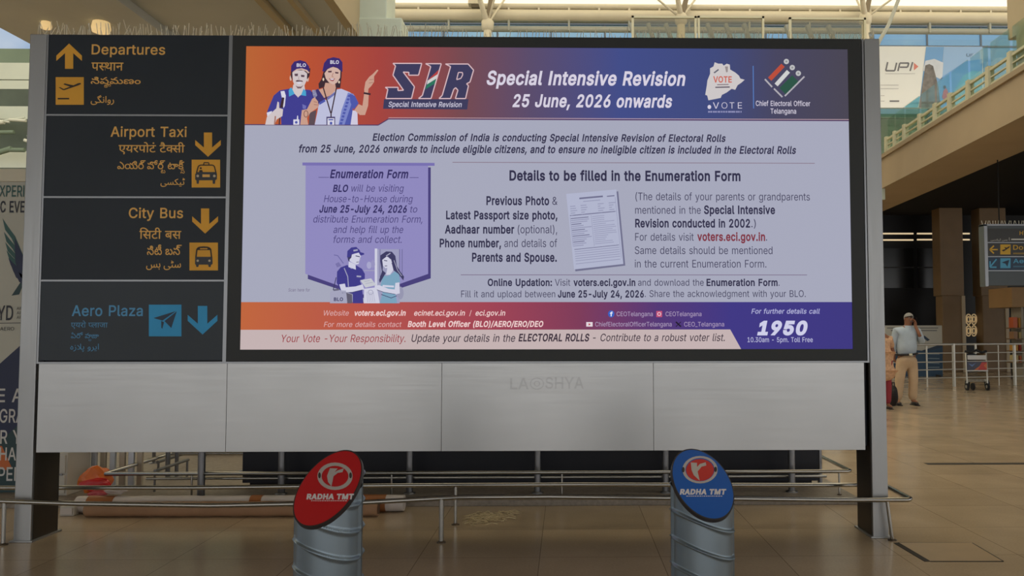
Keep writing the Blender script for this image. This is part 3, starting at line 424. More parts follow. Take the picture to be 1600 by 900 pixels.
# ------------------------------------------------------------------ common materials
STEEL = brushed('brushed_steel', (174, 174, 173), 0.33, 0.92)
STEELP = brushed('post_steel', (165, 166, 166), 0.4, 0.75, (40, 40, 1))
CHROME = mat('polished_steel_tube', (168, 166, 160), 0.22, 0.95)
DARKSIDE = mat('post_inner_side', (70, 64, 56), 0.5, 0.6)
ALU = mat('aluminium_strip', (150, 152, 155), 0.35, 0.8)
PANEL = mat('charcoal_sign_face', (50, 56, 63), 0.4, 0.0, 0.2, 0.06, 3)
PANELB = mat('slate_sign_face', (62, 69, 76), 0.4, 0.0, 0.25, 0.06, 3)
YEL = mat('amber_vinyl', (246, 192, 104), 0.5, 0, 0.3)
YELS = mat('amber_square', (242, 178, 64), 0.5, 0, 0.3, 0.08, 4)
BLU = mat('blue_vinyl', (98, 166, 212), 0.5, 0, 0.3)
BLUS = mat('blue_square', (66, 170, 226), 0.5, 0, 0.3, 0.05, 4)
BLACKF = mat('black_bezel', (58, 60, 60), 0.45, 0.0, 0.25)
NAVY = mat('navy_hoarding', (24, 26, 36), 0.5, 0, 0.4, 0.1, 2)
# ================================================================== SETTING
# floor: polished granite slabs 0.755 m square
def floor_mat():
    m = mat('polished_granite', (150, 128, 98), 0.2, 0, 0.5)
    N = m.node_tree.nodes; L = m.node_tree.links; b = N['Principled BSDF']
    t = N.new('ShaderNodeNewGeometry'); mp = N.new('ShaderNodeMapping'); L.new(t.outputs['Position'], mp.inputs[0])
    mp.inputs['Location'].default_value = (-1.35, -5.30, 0)
    br = N.new('ShaderNodeTexBrick'); br.offset = 0.0; br.inputs['Scale'].default_value = 1.0
    br.inputs['Brick Width'].default_value = 0.757; br.inputs['Row Height'].default_value = 0.735; br.inputs['Mortar Size'].default_value = 0.003; br.inputs['Mortar Smooth'].default_value = 0.2
    br.inputs['Color1'].default_value = lin((190, 169, 140))+(1,); br.inputs['Color2'].default_value = lin((180, 160, 132))+(1,); br.inputs['Mortar'].default_value = lin((142, 123, 98))+(1,)
    L.new(mp.outputs[0], br.inputs['Vector'])
    n = N.new('ShaderNodeTexNoise'); n.inputs['Scale'].default_value = 2.0; n.inputs['Detail'].default_value = 7; L.new(t.outputs['Position'], n.inputs['Vector'])
    n2 = N.new('ShaderNodeTexNoise'); n2.inputs['Scale'].default_value = 70.0; n2.inputs['Detail'].default_value = 3; L.new(t.outputs['Position'], n2.inputs['Vector'])
    ad = N.new('ShaderNodeMath'); ad.operation = 'ADD'; L.new(n.outputs['Fac'], ad.inputs[0]); L.new(n2.outputs['Fac'], ad.inputs[1])
    mr = N.new('ShaderNodeMapRange'); mr.inputs['From Min'].default_value = .6; mr.inputs['From Max'].default_value = 1.4; mr.inputs['To Min'].default_value = .86; mr.inputs['To Max'].default_value = 1.12; L.new(ad.outputs[0], mr.inputs['Value'])
    h = N.new('ShaderNodeHueSaturation'); L.new(br.outputs['Color'], h.inputs['Color']); L.new(mr.outputs[0], h.inputs['Value']); L.new(h.outputs[0], b.inputs['Base Color'])
    r2 = N.new('ShaderNodeMapRange'); r2.inputs['To Min'].default_value = .1; r2.inputs['To Max'].default_value = .3; L.new(n.outputs['Fac'], r2.inputs['Value']); L.new(r2.outputs[0], b.inputs['Roughness'])
    return m
FLOOR = floor_mat()
m = MB(); m.add([(-45, -18, 0), (45, -18, 0), (45, 60, 0), (-45, 60, 0)], [(0, 1, 2, 3)], FLOOR); struct(m.build('floor'))
CONC = mat('painted_concrete', (150, 136, 110), 0.7, 0, 0.2, 0.05, 1.5)
CONCD = mat('grey_brown_concrete', (190, 192, 186), 0.75, 0, 0.2, 0.06, 1.2)
BEIGE = mat('beige_concrete', (186, 170, 138), 0.7, 0, 0.2, 0.05, 1.2)
DARKW = mat('darkened_cladding', (20, 19, 19), 0.4, 0, 0.3, 0.1, 2)  # near-black base colour stands in for the unlit shop interior
DARKC = mat('darkened_soffit', (34, 33, 33), 0.7, 0, 0.2)  # dark base colour stands in for shade under the walkway slab
# membrane canopy high above the forecourt
MEM = bpy.data.materials.new('membrane'); MEM.use_nodes = True
_n = MEM.node_tree.nodes; _l = MEM.node_tree.links; _n.clear()
_d = _n.new('ShaderNodeBsdfDiffuse'); _d.inputs[0].default_value = lin((250, 240, 220))+(1,)
_t = _n.new('ShaderNodeBsdfTranslucent'); _t.inputs[0].default_value = lin((244, 229, 196))+(1,)
_m = _n.new('ShaderNodeMixShader'); _m.inputs[0].default_value = 0.55; _l.new(_d.outputs[0], _m.inputs[1]); _l.new(_t.outputs[0], _m.inputs[2])
_o = _n.new('ShaderNodeOutputMaterial'); _l.new(_m.outputs[0], _o.inputs[0])
m = MB(); NX, NY = 24, 14; vs = []; fs = []
for j in range(NY+1):
    for i in range(NX+1):
        x = -40+80*i/NX; y = 6+38*j/NY
        vs.append((x, y, 18.6+0.0*x+0.55*math.sin(math.pi*j/NY)*abs(math.sin(math.pi*(x-2)/14.0))))
for j in range(NY):
    for i in range(NX): fs.append((j*(NX+1)+i, j*(NX+1)+i+1, (j+1)*(NX+1)+i+1, (j+1)*(NX+1)+i))
m.add(vs, fs, MEM, True); struct(m.build('roof'))
# elevated roadway on the left: ribbed underside and pale fascia
ZL = 5.6; xe = onZ(546, 54, ZL).x; xw = onZ(20, 54, ZL).x
m = MB(); m.box(xw, xe, 7.0, 40, ZL, ZL+0.9, CONCD); m.box(xe, xe+0.12, 7.0, 40, ZL-0.0, ZL+1.15, BEIGE); struct(m.build('slab_left'))
for i, (u, v, w, h) in enumerate(((180, 20, .5, .12), (440, 40, .10, .08), (490, 45, .08, .08))):
    p = onZ(u, v, ZL-h); m = MB(); m.box(p.x-w/2, p.x+w/2, 7.0, 40, ZL-h, ZL, CONCD if i == 0 else BEIGE, 0.01); struct(m.build('beam_left'))
m = MB(); pA = onZ(105, 18, ZL); m.tube([(pA.x-1.2, 12.5, ZL-0.12), (pA.x+1.6, 12.5, ZL-.12)], 0.35, CONCD, 14); struct(m.build('beam'))
# elevated walkway on the right
a0 = onZ(1378, 294.5, 0.0) if False else None
def camxd(u, d, z): # a point seen in column u at camera depth d, height z
    r = ray(u, 450); r = Vector((r.x, r.y, 0)); k = d/r.dot(Vector((math.sin(YAW), math.cos(YAW), 0)))
    p = r*k; return Vector((p.x, p.y, z))
A = camxd(1380, 22, 0); B = camxd(1592, 14.8, 0); DIR = (A-B).normalized(); SIDE = Vector((DIR.y, -DIR.x, 0))   # SIDE points right, away from the fascia
def wk(s, t, z): return A+DIR*s+SIDE*t+Vector((0, 0, z))     # s along, t inward
def wbox(m, s0, s1, t0, t1, z0, z1, mt):
    P = [wk(s, t, z) for z in (z0, z1) for (s, t) in ((s0, t0), (s1, t0), (s1, t1), (s0, t1))]
    m.add(P, [(0,1,2,3),(7,6,5,4),(4,5,1,0),(5,6,2,1),(6,7,3,2),(7,4,0,3)], mt)
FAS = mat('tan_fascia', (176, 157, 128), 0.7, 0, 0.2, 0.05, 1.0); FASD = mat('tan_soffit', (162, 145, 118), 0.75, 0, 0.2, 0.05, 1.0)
m = MB(); wbox(m, -16, 22, 0, 1.45, 5.19, 6.0, FAS); wbox(m, -16, 22, -0.06, 0.25, 5.96, 6.06, FASD); struct(m.build('beam_right'))
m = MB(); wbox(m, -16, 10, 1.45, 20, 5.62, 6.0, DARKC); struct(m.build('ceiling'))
m = MB(); wbox(m, -16, 22, 1.45, 20, 6.0, 6.06, CONC); struct(m.build('slab_right'))
# dark shop front wall under the walkway
YWALL = 30.0
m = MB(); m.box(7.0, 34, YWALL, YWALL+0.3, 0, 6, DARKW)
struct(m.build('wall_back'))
GLD = mat('dark_glazing', (18, 19, 19), 0.2, 0, 0.5); FRD = mat('dark_mullion', (44, 42, 40), 0.5)
for k, (u0, u1) in enumerate(((1379, 1427), (1434, 1488))):
    x0 = onY(u0, 420, YWALL).x; x1 = onY(u1, 420, YWALL).x
    m = MB(); m.box(x0, x1, YWALL-0.03, YWALL, onY(1400, 450, YWALL).z, onY(1400, 388, YWALL).z, GLD)
    m.box(x0, x1, YWALL-0.06, YWALL, onY(1400, 419, YWALL).z, onY(1400, 417, YWALL).z, FRD); struct(m.build('window_%d' % (k+1)))
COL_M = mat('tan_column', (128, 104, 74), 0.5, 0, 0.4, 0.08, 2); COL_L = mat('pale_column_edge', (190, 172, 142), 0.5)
for (u0, u1) in ((1473, 1508), (1536, 1576)):
    x0 = onY(u0, 520, 28.2).x; x1 = onY(u1, 520, 28.2).x; zc = onY(1500, 455, 28.2).z
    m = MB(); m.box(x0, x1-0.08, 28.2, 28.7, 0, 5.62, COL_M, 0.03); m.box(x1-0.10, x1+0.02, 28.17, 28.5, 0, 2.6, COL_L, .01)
    m.box(x0-.05, x1-0.02, 28.15, 28.75, 2.6, 5.62, COL_M, .02); struct(m.build('pillar'))
# concrete beam and column at the upper right
m = MB(); p0 = onY(1575, 63, 15.0); m.box(p0.x, p0.x+3, 4, 15.0, p0.z, p0.z+2.6, BEIGE); struct(m.build('beam_upper'))
m = MB(); p1 = onY(1593, 63, 14.6); m.box(p1.x, p1.x+0.7, 14.0, 14.7, 6.06, p0.z, BEIGE); struct(m.build('pillar'))
# columns that carry the left roadway (one shows as a pale pier behind the spikes)
PIER = mat('pale_green_steel', (196, 204, 184), 0.5, 0, 0.4, 0.05, 2)
# glazed facade behind everything
YG = 46.0
GLB = glass('facade_glass', (216, 234, 236), 0.2); GLG = glass('green_facade_glass', (206, 220, 206), 0.25)
MUL = mat('facade_mullion', (96, 104, 112), 0.5, 0.3); SLABW = mat('pale_floor_band', (206, 208, 190), 0.6); GRN = mat('green_grey_spandrel', (112, 128, 108), 0.6, 0, .3, .12, .6)
ztG = onY(1450, 40, YG).z; zm = onY(1450, 73, YG).z; zlo = onY(1450, 168, YG).z
m = MB(); m.box(-26, 30, YG, YG+0.03, zlo, ztG, GLB); struct(m.build('window_3'))
m = MB(); m.box(-26, 30, YG, YG+0.03, 0.3, zlo, GLG); struct(m.build('window_4'))
m = MB()
for u in (1449, 1533, 1365, 1281, 1197, 1113, 1029, 945, 861, 777, 693): x = onY(u, 100, YG).x; m.box(x-.05, x+.05, YG-.06, YG, 0, ztG, MUL)
for v in (73, 168): z = onY(1450, v, YG).z; m.box(-26, 30, YG-.07, YG, z-.05, z+.05, MUL)
m.box(-26, 30, YG-.1, YG+.1, ztG-.1, ztG+.15, MUL); struct(m.build('trim_facade'))
m = MB()
for (v0, v1, mt) in ((178, 184, SLABW), (186, 200, GRN), (203, 208, SLABW), (212, 224, GRN), (228, 233, SLABW), (236, 250, GRN), (300, 330, GRN)):
    m.box(-26, 30, YG+1.5, YG+2.0, onY(1410, v1, YG+1.5).z, onY(1410, v0, YG+1.5).z, mt)
m.box(-26, 30, YG+6, YG+6.4, 0, zlo+1.0, GRN); struct(m.build('wall_inner'))
m = MB(); m.box(16.8, 19.5, YG+1.0, YG+1.3, zlo-4.6, zlo-0.5, GRN); struct(m.build('partition'))
# left distance: pale clad block with bands
m = MB(); YF = 26.0; WPAL = mat('pale_cladding', (194, 200, 184), 0.6, 0, .3, .05, 1); WGRN = mat('dark_green_band', (76, 86, 72), 0.5, 0, .4, .2, 1.5)
for (v0, v1, mt) in ((76, 98, GRN), (98, 124, WPAL), (125.5, 139, WPAL), (139, 166, WGRN), (166, 186, WPAL), (186, 236, WGRN), (236, 262, WPAL), (262, 460, WGRN)):
    m.box(-30, -10.0, YF, YF+0.4, onY(20, v1, YF).z, onY(20, v0, YF).z, mt)
m.box(-30, -10, YF+.05, YF+.4, 0, onY(20, 460, YF).z, WGRN); struct(m.build('wall_left'))
rs = random.Random(11); m = MB()
for k in range(26):
    u = rs.uniform(-60, 46); v = rs.uniform(170, 236); p = onY(u, v, YF-0.5); q = onY(u+rs.uniform(-40, 40), v+rs.uniform(-8, 8), YF-0.5)
    m.tube([p, q], rs.uniform(.03, .09), rs.choice((SLABW, WPAL, GRN)), 6)
m.build('roof_lattice', origin=(-16, 25.5, 0)); tag(bpy.data.objects['roof_lattice'], 'tangle of pale steel tubes before the far block at left', 'steelwork', kind='stuff')
m = MB(); m.box(-16.0, -15.75, YF-.3, YF-.05, 0, onY(20, 76, YF).z, PIER); struct(m.build('pillar'))
# unseen slab added over and behind the camera to shade the near floor
m = MB(); m.box(-30, 2.6, -16, 7.2, 6.55, 7.0, CONCD); m.box(2.6, 30, -16, 4.5, 6.55, 7.0, CONCD); struct(m.build('added_shade_slab'))
# ================================================================== ADVERTISING BOARD
YB = 5.74
board = thing('advertising_board', (-0.75, 5.9, 0), 'wide stainless steel advertising board on two posts, with a lit voter notice screen', 'advertising board')
XLO, XLI, XRI, XRO, ZT = -3.717, -3.603, 2.105, 2.213, 3.478
for (a, b) in ((XLO, XLI), (XRI, XRO)):
    m = MB(); m.box(a, b, YB, YB+0.30, 0, ZT, STEELP, 0.006)
    p = m.build('post', board)
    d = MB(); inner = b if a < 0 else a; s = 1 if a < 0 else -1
    d.box(min(inner, inner+s*0.004), max(inner, inner+s*0.004), YB+0.02, YB+0.295, 0.01, 3.44, DARKSIDE); d.build('dark_inner_face', p)  # thin darker sheet over the post's inner face
    d = MB(); d.box(a-0.02, b+0.02, YB-0.015, YB+0.32, 0, 0.012, STEELP, 0.003); d.build('base_plate', p)
xa = onY(71, 310, YB).x; xb = onY(353.5, 310, YB).x; xc = onY(359, 310, YB).x; xd = onY(1349.5, 310, YB).x
zt = onY(850, 58.5, YB).z; zb = onY(850, 563.5, YB).z
m = MB(); m.box(XLI+0.012, XRI-0.012, YB+0.055, YB+0.27, 0.62, zt-0.004, NAVY); m.build('housing', board)
# screen bezel as four bars
m = MB(); SX0, SX1, SZ0, SZ1 = -2.2254, 1.9847, 1.2916, 3.3988
m.box(xc, SX0, YB-0.006, YB+0.06, zb, zt, BLACKF); m.box(SX1, xd, YB-0.006, YB+0.06, zb, zt, BLACKF)
m.box(SX0, SX1, YB-0.006, YB+0.06, SZ1, zt, BLACKF); m.box(SX0, SX1, YB-0.006, YB+0.06, zb, SZ0, BLACKF)
m.build('screen_bezel', board)
# aluminium trims around the direction panels
m = MB()
for x in (xa-0.02, xb, xd+0.004): m.box(x, x+0.012, YB-0.008, YB+0.05, zb-0.01, zt, ALU)
m.box(xc-0.012, xc, YB-0.008, YB+0.05, zb-0.01, zt, ALU)
m.box(xa-0.02, xd+0.016, YB-0.010, YB+0.05, zb-0.016, zb-0.004, ALU)
m.build('trim_strip', board)
# brushed cladding below
ztop = zb-0.016; seams = [-3.582, onY(354, 640, YB).x, onY(690, 640, YB).x, onY(1021, 640, YB).x, 2.061]
for i in range(4):
    m = MB(); m.box(seams[i]+0.0012, seams[i+1]-0.0012, YB-0.004, YB+0.05, 0.5986, ztop, STEEL, 0.0015); cl = m.build('cladding_panel', board)
    if i == 2: clad = cl
GHOST = brushed('ghost_letter_steel', (166, 166, 165), 0.36, 0.9)
m = MB()
put(m, latin('LA', 0.02), 797, 826, 608, 17, GHOST, YB-0.005); put(m, latin('SHYA', 0.02), 852, 912, 607, 17, GHOST, YB-0.005)
fg = lambda u, v: onY(u, v, YB-0.0062)
m.ring(839, 599.5, 11, 9.5, 9.5, 8, GHOST, fg); m.ring(839, 599.5, 5, 4.5, 3.2, 3, GHOST, fg); m.build('letter_marks', clad)
# bird spikes along the top
SPK = mat('spike_wire', (246, 240, 216), 0.5, 0.0); SPB = mat('spike_base', (150, 145, 125), 0.5)
rs = random.Random(3); x = XLO
while x < XRO-0.05:
    L = min(0.42, XRO-x); m = MB(); zz = zt if XLI < x+L/2 < XRI else ZT
    m.box(x, x+L-0.01, YB+0.05, YB+0.09, zt-0.003, zt+0.006, SPB)
    n = 26 if x < -0.9 else 15
    for k in range(n):
        xx = x+0.01+(L-0.03)*k/n+rs.uniform(-.004, .004); h = rs.uniform(0.065, 0.12)*(1 if x < -0.9 else 0.75)
        an = rs.choice((-0.3, -0.08, 0.08, 0.28))+rs.uniform(-.08, .08)
        m.tube([(xx, YB+0.07, zt), (xx+math.sin(an)*h*0.6, YB+0.07+rs.uniform(-.05, .05), zt+h)], 0.0022, SPK, 4, False)
    m.build('bird_spike_strip', board); x += L
# ---------------------------------------------------------------- direction panels
def fp(layer): return lambda u, v: onY(u, v, YB-0.004-0.0012*layer)
zs = [zt, onY(215, 180.5, YB).z, onY(215, 308.5, YB).z, onY(215, 438.5, YB).z, zb]
DP = []
LBL = ['panel pointing up to Departures', 'panel pointing down to Airport Taxi', 'panel pointing down to City Bus', 'slate panel with blue Aero Plaza lettering']
for i in range(4):
    m = MB(); m.box(xa-0.008, xb, YB-0.004, YB+0.05, zs[i+1]+0.006, zs[i]-(0.006 if i else 0.0), PANEL if i < 3 else PANELB)
    if i < 3: m.box(xa-0.008, xb, YB-0.009, YB+0.05, zs[i+1]-0.006, zs[i+1]+0.006, ALU)
    o = m.build('direction_panel', board); o['label'] = LBL[i]; DP.append(o)
YT = YB-0.004
def lettering(i, rows, mt):
    for (shape, u0, u1, v, c, v1) in rows:
        m = MB()
        if v1 is None: put(m, shape, u0, u1, v, c, mt, YT)
        else: put(m, shape, u0, u1, v, 0, mt, YT, 1, 'box', v1)
        m.build('lettering', DP[i])
B1 = 0.025
lettering(0, [(latin('Departures', B1), 143, 258, 85, 15.5, None),
    (native([('प', 1), ('/', -0.44, -0.02, 0.34), ('स', .74), ('थान', 1)], .01), 143, 193, 97.5, 0, 110.5),
    (native([('నిష', 1), ('క', -0.42, -0.42, .55), ('ర', -0.12, -0.3, .4), ('మణం', 1)], .01), 142, 220, 120, 0, 137),
    (native([('ﯽﮕﻧﺍﻭﺭ', 1)], .01), 142, 178.5, 148.5, 0, 164)], YEL)
lettering(1, [(latin('Airport Taxi', B1), 172.6, 291.6, 213.5, 15.5, None),
    (native([('एयरपो', 1), ('ट', 1), ('\u0307', -0.25, 0.12, 1.0), (' ', 1), ('टै', 1), ('क', .66), ('सी', 1)], .01), 185.5, 289, 222, 0, 241.5),
    (native([('ఎయిర్ పోర్', 1), ('ట', -0.35, -0.4, .6), (' ', 1), ('టాకీ', 1), ('స', -0.3, -0.42, .6)], .01), 183.6, 289, 250, 0, 271),
    (native([('ﯽﺴﮑﯿﭨ', 1)], .01), 251, 289, 278, 0, 292)], YEL)
lettering(2, [(latin('City Bus', B1), 201, 286, 340.5, 15.5, None),
    (native([('िसटी', 1), (' ', 1), ('बस', 1)], .01), 218, 283.5, 355.5, 0, 373.5),
    (native([('సిటీ బస్', 1)], .01), 230, 284, 382, 0, 398.5),
    (native([('ﺲﺑ ﯽﭩﺳ', 1)], .01), 228.6, 283, 407, 0, 422)], YEL)
lettering(3, [(latin('Aero Plaza', B1), 112, 223, 493.5, 16, None),
    (native([('एयरो ', 1), ('प', .72), ('लाजा', 1)], .0), 111, 168.5, 501, 0, 514),
    (native([('ఏరో ', 1), ('పా', 1), ('ల', -0.4, -0.42, .55), ('జా', 1)], .0), 111, 154.5, 519, 0, 533),
    (native([('ﮦﺯﻼﭘ ﻭﺮﯾﺍ', 1)], .0), 110, 154.5, 537, 0, 550)], BLU)
def arrow(i, cu, v0, v1, w, mt, up=False):
    m = MB(); H = v1-v0; s = w*0.16
    pts = [(-s/1, 0), (s, 0), (s, .62*H), (w/2, .31*H), (w/2, .52*H), (0, H), (-w/2, .52*H), (-w/2, .31*H), (-s, .62*H)]
    f = fp(1)
    m.poly([((cu+x), (v0+y) if not up else (v1-y)) for x, y in pts], mt, f); m.build('arrow', DP[i])
arrow(0, 108, 68, 107.5, 40, YELS, True); arrow(1, 325, 207, 245, 40, YELS); arrow(2, 320.5, 325.7, 365, 40.5, YELS); arrow(3, 316.5, 478, 522.7, 46.5, BLUS)
def square(i, u0, v0, u1, v1, mt):
    m = MB(); m.poly([(u0, v0), (u1, v0), (u1, v1), (u0, v1)], mt, fp(1)); return m
DK = mat('dark_pictogram', (52, 38, 28), 0.5); DG = mat('grey_pictogram', (58, 60, 66), 0.5); LMP = mat('pale_pictogram_lamp', (205, 190, 160), 0.5)
m = square(0, 87, 120.5, 131, 163.7, YELS); q = lambda x, y: fp(2)(80+x/16.37, 115+y/16.37)
m.poly([(190, 350), (235, 350), (320, 395), (480, 335), (310, 275), (345, 250), (450, 275), (570, 300), (690, 245), (750, 240), (765, 265), (700, 300), (330, 425), (290, 415)], DK, q)
m.poly([(165, 622), (460, 622), (460, 658), (165, 658)], DK, q); m.build('pictogram', DP[0])
m = square(1, 299.5, 249.5, 344, 293, YELS); q = lambda x, y: fp(2)(290+x/16.37, 245+y/16.37)
q2 = lambda x, y: fp(3)(290+x/16.37, 245+y/16.37)
m.poly([(300, 390), (780, 390), (800, 440), (800, 570), (760, 600), (750, 690), (695, 690), (690, 600), (345, 600), (335, 690), (285, 690), (275, 600), (245, 580), (245, 440)], DG, q)
m.line([(275, 420), (325, 240), (380, 212), (690, 212), (735, 240), (780, 420)], 30, DK, q); m.line([(460, 212), (470, 150), (590, 150), (600, 212)], 26, DK, q)
m.ell(388, 292, 26, 26, DK, q); m.poly([(340, 400), (355, 340), (420, 335), (445, 400)], DK, q)
m.ell(310, 490, 34, 34, LMP, q2); m.ell(735, 490, 34, 34, LMP, q2); m.poly([(430, 450), (620, 450), (620, 520), (430, 520)], YEL, q2); m.build('pictogram', DP[1])
m = square(2, 296, 379, 340.6, 422.5, YELS); q = lambda x, y: fp(2)(290+x/16.37, 375+y/16.37); q2 = lambda x, y: fp(3)(290+x/16.37, 375+y/16.37)
m.poly([(245, 430), (685, 430), (690, 610), (650, 640), (640, 690), (590, 690), (575, 630), (340, 630), (325, 690), (275, 690), (265, 640), (240, 610)], DG, q)
m.line([(262, 450), (290, 230), (340, 190), (460, 180), (580, 190), (640, 230), (665, 450)], 36, DK, q); m.poly([(290, 200), (630, 200), (640, 258), (285, 258)], DK, q)
m.poly([(370, 208), (560, 208), (560, 236), (370, 236)], YELS, q2); m.ell(310, 530, 30, 30, LMP, q2); m.ell(610, 530, 30, 30, LMP, q2); m.build('pictogram', DP[2])
m = square(3, 232.6, 476, 283.5, 525.5, BLUS); q = lambda x, y: fp(2)(225+x/12.8, 470+y/12.8)
DN = mat('dark_blue_pictogram', (44, 62, 84), 0.5)
m.poly([(190, 345), (640, 205), (370, 395)], DN, q); m.poly([(655, 210), (545, 545), (410, 405)], DN, q); m.poly([(345, 400), (400, 430), (365, 560), (345, 540)], DN, q); m.build('pictogram', DP[3])

# ---------------------------------------------------------------- lit screen
def sc(layer): return lambda u, v: onY(u, v, YB-0.0012*layer)
WHT = lit((166, 168, 187), 1.0, True); INK = lit((50, 48, 74)); INK2 = lit((66, 64, 90)); PALE = lit((214, 208, 224))
m = MB(); m.add([(SX0, YB, SZ0), (SX1, YB, SZ0), (SX1, YB, SZ1), (SX0, YB, SZ1)], [(0, 1, 2, 3)], WHT)
m.box(SX0, SX1, YB+0.004, YB+0.05, SZ0, SZ1, BLACKF)
scr = m.build('display_screen', board); scr['label'] = 'lit voter enrolment notice with blue and orange header'
HDR = litramp('header_gradient', SX0, SX1, [(0, (184, 100, 54)), (.10, (184, 82, 52)), (.22, (164, 68, 62)), (.36, (116, 74, 82)), (.47, (90, 76, 108)), (.62, (66, 77, 136)), (.78, (64, 74, 124)), (.88, (72, 70, 96)), (1, (74, 70, 84))], True)
FTR = litramp('footer_gradient', SX0, SX1, [(0, (192, 102, 62)), (.2, (182, 84, 74)), (.4, (160, 68, 84)), (.55, (126, 60, 90)), (.68, (84, 56, 118)), (.8, (64, 56, 132)), (1, (62, 56, 128))], True)
def rect(m, u0, v0, u1, v1, mt, f): m.poly([(u0, v0), (u1, v0), (u1, v1), (u0, v1)], mt, f)
def zmap(layer):     # like sc() but keeps horizontals level across the screen: v read at the screen's middle
    y = YB-0.0012*layer
    return lambda u, v: Vector((onY(u, v, y).x, y, onY(855, v, y).z))
MAR = lit((84, 58, 96)); PK = lit((206, 176, 184))
m = MB(); m.add([(SX0, YB-.0012, SZ1)]+[tuple(zmap(1)(*p)) for p in ((381, 196), (591, 196), (607, 186))]+[(SX1, YB-.0012, zmap(1)(855, 186).z), (SX1, YB-.0012, SZ1)], [(0, 1, 2, 3, 4, 5)], HDR)
m.line([(381, 196.4), (591, 196.4), (607, 186.8), (1327, 186.8)], 1.6, MAR, zmap(2)); m.line([(607, 185), (1327, 185)], 0.8, PK, zmap(2))
m.build('header_band', scr)
CRM = lit((196, 178, 178)); IND = lit((62, 56, 130))
m = MB(); f1 = zmap(1)
z473 = f1(855, 472).z; z515 = f1(855, 515).z
m.add([(SX0, YB-.0012, z515), (SX0, YB-.0012, z473), (SX1, YB-.0012, z473), (SX1, YB-.0012, SZ0), tuple(Vector((f1(1158, 545).x, YB-.0012, SZ0))), tuple(f1(1141, 515))], [(0, 1, 2, 3, 4, 5)], FTR); m.build('footer_band', scr)
m = MB(); m.add([(SX0, YB-.0012, SZ0), (SX0, YB-.0012, z515), tuple(f1(1141, 515)), (f1(1158, 545).x, YB-.0012, SZ0)], [(0, 1, 2, 3)], CRM); m.build('slogan_strip', scr)
IT = 0.21
def lines(name, L, lay=3):
    rows = []          # every printed line is a piece of its own
    for t in L:
        if rows and abs(rows[-1][-1][3]-t[3]) < 1.2: rows[-1].append(t)
        else: rows.append([t])
    for r in rows:
        m = MB()
        for s, u0, u1, v, c, mt, b, sh in r: put(m, latin(s, b, sh), u0, u1, v, c, mt, YB, lay)
        m.build(name, scr)
BD = 0.05; RG = 0.0
lines('headline_lettering', [('Special Intensive Revision', 760.5, 1071, 132.5, 21, PALE, BD, IT), ('25 June, 2026 onwards', 800.5, 1050.5, 167, 19, PALE, BD, IT)])
RED = lit((128, 52, 66))
lines('intro_lettering', [
 ('Election Commission of India is conducting Special Intensive Revision of Electoral Rolls', 582, 1134, 220.5, 11, INK, .045, IT),
 ('from 25 June, 2026 onwards to include eligible citizens, and to ensure no ineligible citizen is included in the Electoral Rolls', 467, 1244, 239, 11.5, INK, .045, IT),
])
lines('details_title_lettering', [
 ('Details to be filled in the Enumeration Form', 796, 1157, 282, 15, INK, .055, 0),
])
lines('details_list_lettering', [
 ('Previous Photo', 760, 858, 320, 13, INK, BD, 0), ('&', 863, 871, 320, 12.5, INK2, RG, 0),
 ('Latest Passport size photo,', 697, 871, 342.3, 12.5, INK, BD, 0),
 ('Aadhaar number', 695, 803.5, 364.5, 12.5, INK, BD, 0), ('(optional),', 809, 870.5, 364.5, 12.5, INK2, RG, 0),
 ('Phone number,', 687, 783, 386, 12.5, INK, BD, 0), ('and details of', 788, 870.5, 386, 12.5, INK2, RG, 0),
 ('Parents and Spouse.', 737.5, 870, 408.5, 13, INK, BD, 0),
])
lines('details_note_lettering', [
 ('(The details of your parents or grandparents', 993, 1265.5, 313, 12, INK2, RG, 0),
 ('mentioned in the', 992.5, 1095, 334, 12, INK2, RG, 0), ('Special Intensive', 1100, 1211, 334, 12.5, INK, BD, 0),
 ('Revision conducted in 2002', 992.5, 1172, 355, 12.5, INK, BD, 0), ('.)', 1174, 1181, 355, 12, INK2, RG, 0),
 ('For details visit', 992.5, 1084, 376, 12, INK2, RG, 0), ('voters.eci.gov.in', 1089.5, 1195.5, 376, 12.5, RED, BD, 0), ('.', 1197, 1198.6, 376, 12, INK2, .01, 0),
 ('Same details should be mentioned', 992, 1207, 397, 12, INK2, RG, 0),
 ('in the current Enumeration Form.', 992, 1197.5, 418, 12, INK2, RG, 0),
])
lines('online_lettering', [
 ('Online Updation:', 762, 862.5, 446.5, 10.5, INK, BD, 0), ('Visit', 867, 891, 446.5, 10.5, INK2, RG, 0), ('voters.eci.gov.in', 896, 992.7, 446.5, 10.5, INK, BD, 0),
 ('and download the', 997, 1099.6, 446.5, 10.5, INK2, RG, 0), ('Enumeration Form', 1104, 1215, 446.5, 10.5, INK, BD, 0), ('.', 1216.5, 1218, 446.5, 10, INK2, .01, 0),
 ('Fill it and upload between', 720.5, 867.5, 464.5, 10.5, INK2, RG, 0), ('June 25-July 24, 2026', 871.7, 1006, 464.5, 10.5, INK, BD, 0), ('. Share the acknowledgment with your BLO.', 1007.5, 1259, 464, 10.5, INK2, RG, 0)])
PF = lit((222, 178, 178)); PF2 = lit((238, 208, 206)); SL = lit((150, 48, 58)); DKI = lit((60, 48, 60))
